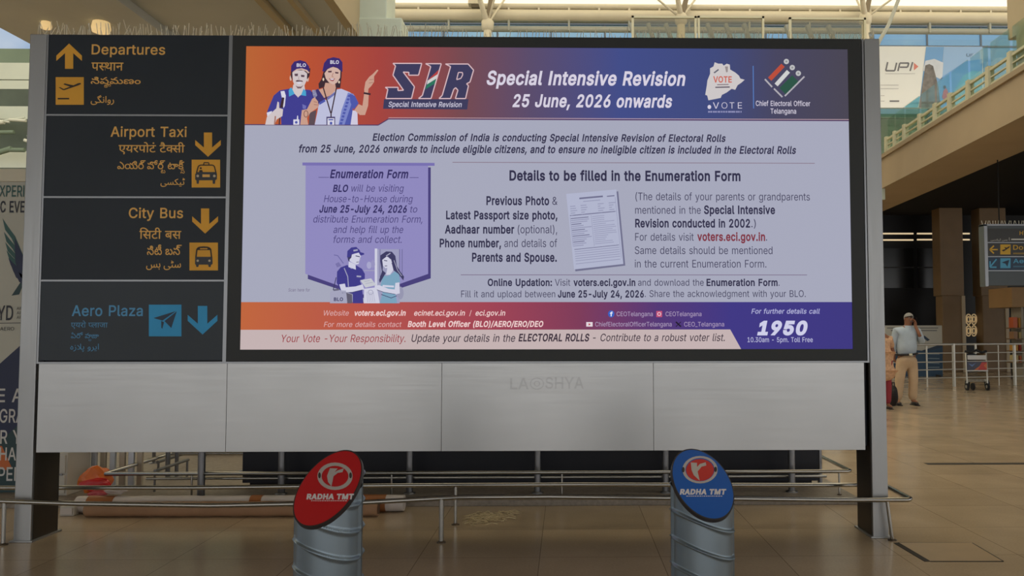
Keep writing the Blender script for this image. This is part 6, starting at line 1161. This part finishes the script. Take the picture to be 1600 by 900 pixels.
put3(m, native([('ﯽﺴﮑﯿﭨ ﺲﺑ', 1)]), fs_(2), 1548, 1574, 376, 4, SST); m.line([(1577, 371), (1577, 376)], .7, SST, fs_(2)); m.line([(1580, 374), (1650, 374)], 2.0, SST, fs_(2)); put3(m, latin('HYDERABAD', .03), fs_(2), 1593, 1650, 367, 6, YG_); m.line([(1583, 396), (1630, 396)], 2.6, mat('far_sign_dim_yellow', (150, 124, 58), .5), fs_(2)); m.line([(1583, 416.5), (1630, 416.5)], 2.2, mat('far_sign_dim_blue', (66, 116, 142), .5), fs_(2)); m.build('lettering', t)
m = MB(); rs = random.Random(1)
for k in range(44): x = x0+.03+2.55*k/44; m.tube([(x, ys+.1, zt_+.04), (x+rs.uniform(-.03, .03), ys+.1, zt_+.13)], .006, SPK, 4, False)
m.build('bird_spike_strip', t)
for x in (x0+.4, x0+2.2): m = MB(); m.tube([(x, ys+.1, zt_), (x, ys+.1, 5.64)], .014, DARKC, 8); m.build('hanger', t)
# light lines on the dark wall
WARM = mat('warm_tube', (255, 220, 170), .4); WARM.node_tree.nodes['Principled BSDF'].inputs['Emission Color'].default_value = (1, .8, .5, 1); WARM.node_tree.nodes['Principled BSDF'].inputs['Emission Strength'].default_value = 0.62
for (u0, u1, v, lb) in ((1378, 1427, 365, 'upper light line nearest the right post'), (1433, 1515, 365, 'upper light line left of the overhead sign'), (1378, 1427, 375, 'lower light line nearest the right post'), (1433, 1515, 374.5, 'lower light line left of the overhead sign'), (1529, 1545, 365, 'short light line touching the overhead sign')):
    p0 = onY(u0, v, YWALL-.15); p1 = onY(u1, v, YWALL-.15); t = thing('light_line', ((p0.x+p1.x)/2, YWALL-.15, p0.z), lb+' on the dark wall', 'light', 'warm light lines on the dark wall')
    m = MB(); m.tube([p0, p1], .028, WARM, 8); m.build('tube', t)
    m = MB(); m.box(p0.x, p1.x, YWALL-.12, YWALL, p0.z-.02, p0.z+.05, FRD); m.build('batten', t)
# four-petal lit emblem
ye = 28.6; c = onY(1517.5, 508, ye); t = thing('lit_emblem', (c.x, ye, c.z), 'lit four-loop wall emblem between the two tan columns', 'emblem')
EMB = mat('emblem_glow', (250, 214, 150), .4); EMB.node_tree.nodes['Principled BSDF'].inputs['Emission Color'].default_value = (1, .76, .42, 1); EMB.node_tree.nodes['Principled BSDF'].inputs['Emission Strength'].default_value = 0.2
for (du, dv) in ((-4.2, -9), (4.2, -9), (-4.2, 9), (4.2, 9)):
    for (a, b, r) in ((4.2, 8, .022), (2.1, 4.3, .02)):
        m = MB(); m.tube([onY(1517.5+du+a*math.cos(k*math.pi/12), 508+dv+b*math.sin(k*math.pi/12), ye) for k in range(24)], r, EMB, 6, False, True); m.build('loop', t)
m = MB(); m.tube([(c.x, ye, c.z-.42), (c.x, ye, c.z+.42)], .02, FRD, 6); m.tube([(c.x, ye, c.z), (c.x, YWALL, c.z)], .03, FRD, 6); m.build('bracket', t)
# printed barricade banner behind the man
ybn = 25.5; t = thing('printed_barricade', (onY(1428, 560, ybn).x, ybn, 0), 'white and blue printed barricade standing behind the man on the phone', 'barricade')
x0 = onY(1384, 560, ybn).x; x1 = onY(1473, 560, ybn).x; zt_ = onY(1430, 508.5, ybn).z
BW = mat('barricade_white', (188, 186, 172), .5); BB = mat('barricade_blue', (58, 84, 108), .5, 0, .3, .1, 2); BD_ = mat('barricade_dark', (44, 62, 84), .5)
m = MB(); m.box(x0, x1, ybn, ybn+.06, .06, zt_, BW); m.build('panel', t)
m = MB(); fz = lambda l: (lambda u, v: onY(u, v, ybn-.003*l)); m.poly([(1384, 548), (1410, 545), (1440, 548), (1473, 537), (1473, 590), (1384, 590)], BB, fz(1)); m.poly([(1440, 548), (1473, 537), (1473, 542), (1446, 550)], BD_, fz(2)); m.poly([(1444, 524), (1453, 531), (1449, 533), (1443, 528)], BD_, fz(2))
for v in (553, 560, 567, 574): m.line([(1450, v), (1468, v+rs.uniform(-1, 1))], 1.4, mat('barricade_pale', (130, 150, 160), .5), fz(2))
m.line([(1386, 512.5), (1466, 512.5)], 1.4, mat('barricade_text', (112, 112, 112), .5), fz(1)); m.line([(1392, 516.5), (1464, 516.5)], 1.6, mat('barricade_text', (112, 112, 112), .5), fz(1)); m.build('artwork', t)
for x in (x0+.2, x1-.2): m = MB(); m.box(x-.03, x+.03, ybn-.25, ybn+.3, 0, .06, FRD); m.build('foot', t)
# kiosk at the right edge
yk_ = 23.5; x0 = onY(1579, 500, yk_).x; t = thing('shop_kiosk', (x0+1, yk_, 0), 'shop kiosk with beige header and stocked shelves below the overhead sign', 'kiosk')
m = MB(); m.box(x0, x0+2.6, yk_-.1, yk_+1.2, onY(1590, 480, yk_).z, onY(1590, 449, yk_).z, mat('kiosk_header', (160, 126, 84), .5, 0, .3, .06, 2), .01); m.build('header', t)
x2 = onY(1596, 500, yk_).x; m = MB(); m.box(x2, x2+2.1, yk_+.55, yk_+.6, 0, onY(1590, 480, yk_).z, mat('kiosk_back', (104, 98, 86), .5)); m.box(x2, x2+.06, yk_, yk_+.6, 0, onY(1590, 480, yk_).z, mat('kiosk_post', (150, 140, 120), .5)); m.build('back_panel', t)
for k, v in enumerate((512, 529, 548, 566)):
    z = onY(1590, v, yk_).z; m = MB(); m.box(onY(1586, 500, yk_).x, x2+2.1, yk_, yk_+.5, z-.03, z, mat('kiosk_shelf', (120, 92, 64), .5)); m.build('shelf', t)
PKC = [(196, 96, 52), (206, 150, 62), (176, 52, 44), (150, 110, 74), (196, 176, 120)]
PN = ('top', 'second', 'third', 'lowest')
for k, v in enumerate((512, 529, 548, 566)):
    for j in range(2):
        z = onY(1590, v, yk_).z; x = onY(1588, 500, yk_).x+.16*j; h = .2 if k else .3
        if k == 0 and j > 1: h = .16
        m = MB(); m.box(x-.06, x+.06, yk_+.05, yk_+.3, z, z+h-.02*j, mat('pack_%d' % ((k*3+j) % 5), PKC[(k*3+j) % 5], .5), .008)
        cl_ = ('orange', 'amber', 'red', 'tan', 'cream')[(k*3+j) % 5]
        o = m.build('goods_box', origin=(x, yk_+.17, z)); tag(o, '%s goods box %s the %s kiosk shelf' % (cl_, ('at the left end of', 'second from the left end of')[j], PN[k]), 'box', 'goods boxes on the kiosk shelves')
# ================================================================== PEOPLE
def skin_mesh(name, V, E_, Rd, mt, parent, root=0, sub=2, post=None):
    o0 = ORG[parent.name]; me = bpy.data.meshes.new(name); me.from_pydata([tuple(Vector(v)) for v in V], E_, [])
    o = bpy.data.objects.new(name, me); COL.objects.link(o)
    md = o.modifiers.new('skin', 'SKIN'); sv = me.skin_vertices[0].data
    for i, r in enumerate(Rd): sv[i].radius = r if isinstance(r, tuple) else (r, r); sv[i].use_root = (i == root)
    md.use_smooth_shade = True; s2 = o.modifiers.new('sub', 'SUBSURF'); s2.levels = sub; s2.render_levels = sub
    dg = bpy.context.evaluated_depsgraph_get(); dg.update(); nm = bpy.data.meshes.new_from_object(o.evaluated_get(dg))
    bpy.data.objects.remove(o); nm.name = name
    if post:
        for v in nm.vertices: v.co = post(v.co)
    nm.materials.clear(); nm.materials.append(mt)
    for p in nm.polygons: p.use_smooth = True
    o = bpy.data.objects.new(name, nm); COL.objects.link(o); o.parent = parent; ORG[o.name] = o0; return o
def ellipsoid(m, c, r, mt, n=2):
    bm = bmesh.new(); bmesh.ops.create_icosphere(bm, subdivisions=n, radius=1)
    for v in bm.verts: v.co = Vector((c[0]+v.co.x*r[0], c[1]+v.co.y*r[1], c[2]+v.co.z*r[2]))
    m.bm(bm, mt, True)
SKN = mat('brown_skin', (150, 104, 78), .55, 0, .3); SKN2 = mat('warm_brown_skin', (146, 98, 72), .55, 0, .3); GREYH = mat('grey_hair', (150, 147, 141), .8, 0, .2, .15, 60); BLKH = mat('black_hair', (28, 24, 24), .6, 0, .3); EYEW = mat('eye_white', (220, 214, 206), .4); EYEB = mat('eye_dark', (30, 24, 22), .3); LIPM = mat('lip', (128, 70, 62), .5); MOU = mat('grey_moustache', (112, 100, 92), .8)
SHIRT = mat('pale_blue_shirt', (178, 190, 198), .75, 0, .2, .06, 12); KHAKI = mat('khaki_trousers', (196, 168, 134), .8, 0, .2, .06, 10); BELT = mat('black_belt', (28, 26, 28), .5); SHOE = mat('black_shoe', (34, 28, 26), .4); BUCK = mat('belt_buckle', (170, 160, 130), .3, .8); PHONE = mat('dark_phone', (24, 26, 34), .25)
def head(prefix, t, hc, ry, skin):      # face pieces for a head centred at hc looking along -Y turned by ry
    m = MB(); R_ = Matrix.Rotation(ry, 3, 'Z'); P = lambda x, y, z: Vector(hc)+R_ @ Vector((x, y, z))
    for s in (-1, 1): ellipsoid(m, P(s*.031, -.088, .012), (.013, .008, .007), EYEW, 1); ellipsoid(m, P(s*.031, -.0945, .012), (.006, .004, .006), EYEB, 1)
    m.build('eyes', t)
def hand(V, E_, Rd, wrist_i, w, direc, side, curl, k=1.0):
    """append palm, four fingers and a thumb to a skeleton from wrist w; direc points along the hand, side across it, curl into the palm"""
    d = Vector(direc).normalized(); s = Vector(side).normalized(); c = Vector(curl).normalized()
    b = len(V); V.append(Vector(w)+d*.05*k); Rd.append((.026*k, .022*k)); E_.append((wrist_i, b)); palm = b
    for i, (off, l) in enumerate(((-.027, .07), (-.009, .078), (.009, .072), (.027, .058))):
        p0 = Vector(w)+d*.088*k+s*off*k; p1 = p0+(d*.55+c*.5).normalized()*l*.5*k; p2 = p1+(d*.1+c*.9).normalized()*l*.45*k
        n = len(V); V.extend([p0, p1, p2]); Rd.extend([.0105*k, .0095*k, .0075*k]); E_.extend([(palm, n), (n, n+1), (n+1, n+2)])
    p0 = Vector(w)+d*.035*k-s*.036*k; p1 = p0+(d*.6-s*.4+c*.4).normalized()*.035*k; p2 = p1+(d*.7+c*.6).normalized()*.03*k
    n = len(V); V.extend([p0, p1, p2]); Rd.extend([.0125*k, .011*k, .008*k]); E_.extend([(palm, n), (n, n+1), (n+1, n+2)])
# ---- man on the phone
mg = onZ(1416, 633, 0); HM = 1.74
t = thing('person', (mg.x, mg.y, 0), 'grey-haired man in pale blue shirt and khaki trousers, phone at his ear', 'person')
O = Vector((mg.x, mg.y, 0)); L_ = lambda x, y, z: Vector((x, y, z))      # local coordinates: parts sit at the thing's origin
hc = L_(.075, -.03, 1.63)
V = [L_(.03, 0, .95), L_(.03, -.01, 1.12), L_(.03, 0, 1.30), L_(.05, .01, 1.43), L_(.06, 0, 1.50), L_(.07, -.02, 1.60), L_(.075, -.02, 1.69),
     L_(-.15, .02, 1.40), L_(-.21, .06, 1.14), L_(-.17, .12, .93),            # right arm hanging behind the hip: 7,8,9
     L_(.25, .02, 1.40), L_(.325, -.03, 1.17), L_(.20, -.17, 1.36), L_(.155, -.13, 1.50),   # left arm bent up to the ear: 10..13
     L_(-.075, 0, .88), L_(-.125, -.03, .50), L_(-.165, 0, .09), L_(-.20, -.15, .035),      # right leg 14..17
     L_(.125, 0, .88), L_(.135, -.03, .50), L_(.125, .0, .09), L_(.16, -.15, .035)]         # left leg 18..21
E_ = [(0, 1), (1, 2), (2, 3), (3, 4), (4, 5), (5, 6), (3, 7), (7, 8), (8, 9), (3, 10), (10, 11), (11, 12), (12, 13), (0, 14), (14, 15), (15, 16), (16, 17), (0, 18), (18, 19), (19, 20), (20, 21)]
Rd = [(.13, .10), (.14, .11), (.15, .10), (.075, .06), .052, (.078, .09), (.07, .085), .06, .045, .03, .06, .045, .034, .03, .085, .06, .042, (.045, .03), .085, .06, .042, (.045, .03)]
hand(V, E_, Rd, 9, V[9], (.15, .1, -1), (0, -1, 0), (.6, .1, -.2)); hand(V, E_, Rd, 13, V[13], (-.1, .12, .9), (-.3, 1, 0), (-.7, -.1, .2))
skin_mesh('body', V, E_, Rd, SKN, t)
O_ = ORG[t.name]; ORG_keep = ORG[t.name]; ORG[t.name] = Vector((0, 0, 0))   # build the remaining parts straight in the person's own frame
bl = lambda m, nm: m.build(nm, t)
m = MB(); ellipsoid(m, hc+L_(0, -.098, -.012), (.014, .017, .022), SKN); ellipsoid(m, hc+L_(0, -.105, -.022), (.02, .012, .01), SKN); bl(m, 'nose')
head('', t, hc, 0, SKN)
m = MB(); ellipsoid(m, hc+L_(0, -.097, -.058), (.026, .008, .007), LIPM); bl(m, 'mouth')
m = MB(); ellipsoid(m, hc+L_(0, -.1, -.042), (.034, .01, .008), MOU)
for s in (-1, 1): ellipsoid(m, hc+L_(s*.032, -.095, .034), (.02, .007, .005), GREYH)
bl(m, 'moustache_and_brows')
m = MB()
for s in (-1, 1): ellipsoid(m, hc+L_(s*.083, -.005, -.005), (.012, .02, .032), SKN)
bl(m, 'ears')
bm = bmesh.new(); bmesh.ops.create_icosphere(bm, subdivisions=4, radius=1)
for v in bm.verts:
    q_ = v.co.copy(); lo_ = -.45 if q_.y > -.1 else .42-.2*abs(q_.x); kz = max(q_.z, lo_)
    v.co = hc+L_(q_.x*.088, .012+q_.y*.104, .028+kz*.098)
m = MB(); m.bm(bm, GREYH, True); bl(m, 'hair')
def sleeve_and_torso():
    V2 = [V[0]+L_(0, 0, -.06), V[0]+L_(0, 0, .06), V[1], V[2], V[3], V[4]-L_(0, 0, .03), V[7], V[8], V[9]+L_(0, 0, .04), V[10], V[11], V[12]+L_(.02, .02, -.03)]
    E2 = [(0, 1), (1, 2), (2, 3), (3, 4), (4, 5), (4, 6), (6, 7), (7, 8), (4, 9), (9, 10), (10, 11)]
    R2 = [(.15, .12), (.195, .165), (.205, .185), (.195, .145), (.14, .115), (.082, .078), .09, .066, .05, .085, .066, .05]
    skin_mesh('shirt', V2, E2, R2, SHIRT, t)
sleeve_and_torso()
V3 = [V[0]+L_(0, 0, .03), L_(.025, 0, .86), L_(-.08, 0, .74), V[15], V[16]+L_(0, 0, -.01), L_(.13, 0, .74), V[19], V[20]+L_(0, 0, -.01)]
skin_mesh('trousers', V3, [(0, 1), (1, 2), (2, 3), (3, 4), (1, 5), (5, 6), (6, 7)], [(.20, .165), (.20, .155), (.11, .115), (.09, .092), (.078, .085), (.11, .115), (.09, .092), (.078, .085)], KHAKI, t)
m = MB(); n_ = 28; m.tube([(.03+.192*math.cos(2*math.pi*k/n_), .0+.165*math.sin(2*math.pi*k/n_), .965+.012*math.cos(2*math.pi*k/n_)) for k in range(n_)], .02, BELT, 8, False, True); b_ = bl(m, 'belt')
m = MB(); m.box(.0, .06, -.19, -.178, .945, .985, BUCK, .003); m.build('buckle', b_) if True else None
m = MB(); m.lathe(hc+L_(-.015, .02, -.205), [(.1, 0), (.092, .03), (.08, .06), (.072, .085), (.07, .075), (.08, .04)], SHIRT, 20); bl(m, 'collar')
for (k, i) in enumerate((17, 21)):
    a_ = V[i-1]; b_ = V[i]; m = MB(); ellipsoid(m, (a_+b_)/2+L_(0, .02, -.028), (.052, .145, .048), SHOE); m.box(min(a_.x, b_.x)-.03, max(a_.x, b_.x)+.03, b_.y-.035, a_.y+.075, 0, .018, SHOE, .008); bl(m, 'shoe')
ORG[t.name] = ORG_keep
pp = hc+L_(.098, -.045, -.03)+O; m = MB(); m.obox(pp, (.004, .0015, 0), (-.008, .034, .01), (.003, -.02, .07), PHONE); o = m.build('phone', origin=pp); tag(o, 'dark mobile phone held to the ear of the grey-haired man', 'phone')
# ---- woman beside the post
wg = onZ(1380, 639, 0)
t = thing('person', (wg.x, wg.y, 0), 'dark-haired woman in peach patterned tunic half hidden by a board post', 'person')
PEACH = mat('peach_print', (206, 164, 128), .8, 0, .2, .22, 26); ROSE = mat('rose_trousers', (150, 58, 66), .8, 0, .2, .08, 12); SAND = mat('dark_sandal', (50, 36, 34), .5)
hc = L_(.0, .03, 1.49)
V = [L_(0, 0, .86), L_(0, 0, 1.02), L_(0, 0, 1.18), L_(0, .0, 1.30), L_(0, .01, 1.36), L_(0, .03, 1.46), L_(0, .03, 1.55),
     L_(.14, .02, 1.27), L_(.215, .05, 1.03), L_(.15, -.06, .86), L_(-.14, .02, 1.27), L_(-.21, .0, 1.03), L_(-.16, -.16, .98),
     L_(.08, 0, .78), L_(.09, -.02, .43), L_(.09, .02, .08), L_(.11, -.12, .03), L_(-.08, 0, .78), L_(-.09, -.02, .43), L_(-.09, .02, .08), L_(-.11, -.12, .03)]
E_ = [(0, 1), (1, 2), (2, 3), (3, 4), (4, 5), (5, 6), (3, 7), (7, 8), (8, 9), (3, 10), (10, 11), (11, 12), (0, 13), (13, 14), (14, 15), (15, 16), (0, 17), (17, 18), (18, 19), (19, 20)]
Rd = [(.145, .11), (.125, .1), (.135, .1), (.09, .075), .048, (.068, .08), (.06, .074), .05, .04, .026, .05, .04, .026, .08, .055, .036, (.036, .026), .08, .055, .036, (.036, .026)]
hand(V, E_, Rd, 9, V[9], (-.1, -.1, -1), (0, -1, 0), (-.5, 0, -.2), .9); hand(V, E_, Rd, 12, V[12], (.6, -.6, .2), (0, .3, 1), (.5, .5, 0), .9)
skin_mesh('body', V, E_, Rd, SKN2, t)
ORG_keep = ORG[t.name]; ORG[t.name] = Vector((0, 0, 0))
head('', t, hc, 0, SKN2); m = MB(); ellipsoid(m, hc+L_(0, -.088, -.012), (.011, .014, .019), SKN2); bl(m, 'nose'); m = MB(); ellipsoid(m, hc+L_(0, -.084, -.05), (.022, .007, .007), LIPM); bl(m, 'mouth')
bm = bmesh.new(); bmesh.ops.create_icosphere(bm, subdivisions=4, radius=1)
for v in bm.verts:
    q_ = v.co.copy(); lo_ = -1.0 if q_.y > -.1 else .38; kz = max(q_.z, lo_); v.co = hc+L_(q_.x*.082, .014+q_.y*.094, .022+kz*.088)
m = MB(); m.bm(bm, BLKH, True); ellipsoid(m, hc+L_(0, .1, -.04), (.045, .04, .045), BLKH); m.tube([hc+L_(0, .11, -.06), hc+L_(0, .14, -.2), hc+L_(.0, .13, -.42)], [.03, .028, .012], BLKH, 8); bl(m, 'hair')
skin_mesh('tunic', [L_(0, 0, .48), L_(0, 0, .7), V[0], V[1], V[2], V[3], V[4]-L_(0, 0, .02), V[7], V[7].lerp(V[8], .75), V[10], V[10].lerp(V[11], .75)], [(0, 1), (1, 2), (2, 3), (3, 4), (4, 5), (5, 6), (5, 7), (7, 8), (5, 9), (9, 10)], [(.25, .2), (.225, .18), (.195, .155), (.15, .125), (.16, .125), (.115, .09), (.06, .06), .075, .062, .075, .062], PEACH, t, 2)
skin_mesh('trousers', [L_(0, 0, .8), V[13], V[14], V[15], V[17], V[18], V[19]], [(0, 1), (1, 2), (2, 3), (0, 4), (4, 5), (5, 6)], [(.13, .11), .075, .07, .062, .075, .07, .062], ROSE, t)
m = MB(); m.tube([hc+L_(-.05, .04, -.17), hc+L_(-.1, -.09, -.3), hc+L_(-.1, -.13, -.6), hc+L_(-.09, -.16, -.85)], [.02, .04, .045, .04], ROSE, 10); bl(m, 'scarf')
for i in (16, 20): a_ = V[i-1]; b_ = V[i]; m = MB(); ellipsoid(m, (a_+b_)/2+L_(0, .01, -.03), (.042, .12, .03), SAND); m.box(min(a_.x, b_.x)-.025, max(a_.x, b_.x)+.025, b_.y-.03, a_.y+.06, 0, .014, SAND, .005); bl(m, 'sandal')
ORG[t.name] = ORG_keep
bp = onZ(1397, 637, 0); BAGM = mat('black_travel_bag', (36, 32, 34), .6, 0, .3, .1, 10); y_ = wg.y+.42; bx = onY(1396, 620, y_).x
t = thing('travel_bag', (bx, y_, 0), 'soft black travel bag on the floor between the woman and the man', 'bag')
m = lump('x', (bx, y_, .20), .075, .13, .205, BAGM, 5, .1); m.build('body', t); m = MB(); m.tube([(bx, y_-.07, .36), (bx, y_-.05, .45), (bx, y_+.05, .45), (bx, y_+.07, .36)], .011, BAGM, 8); m.build('handle', t)
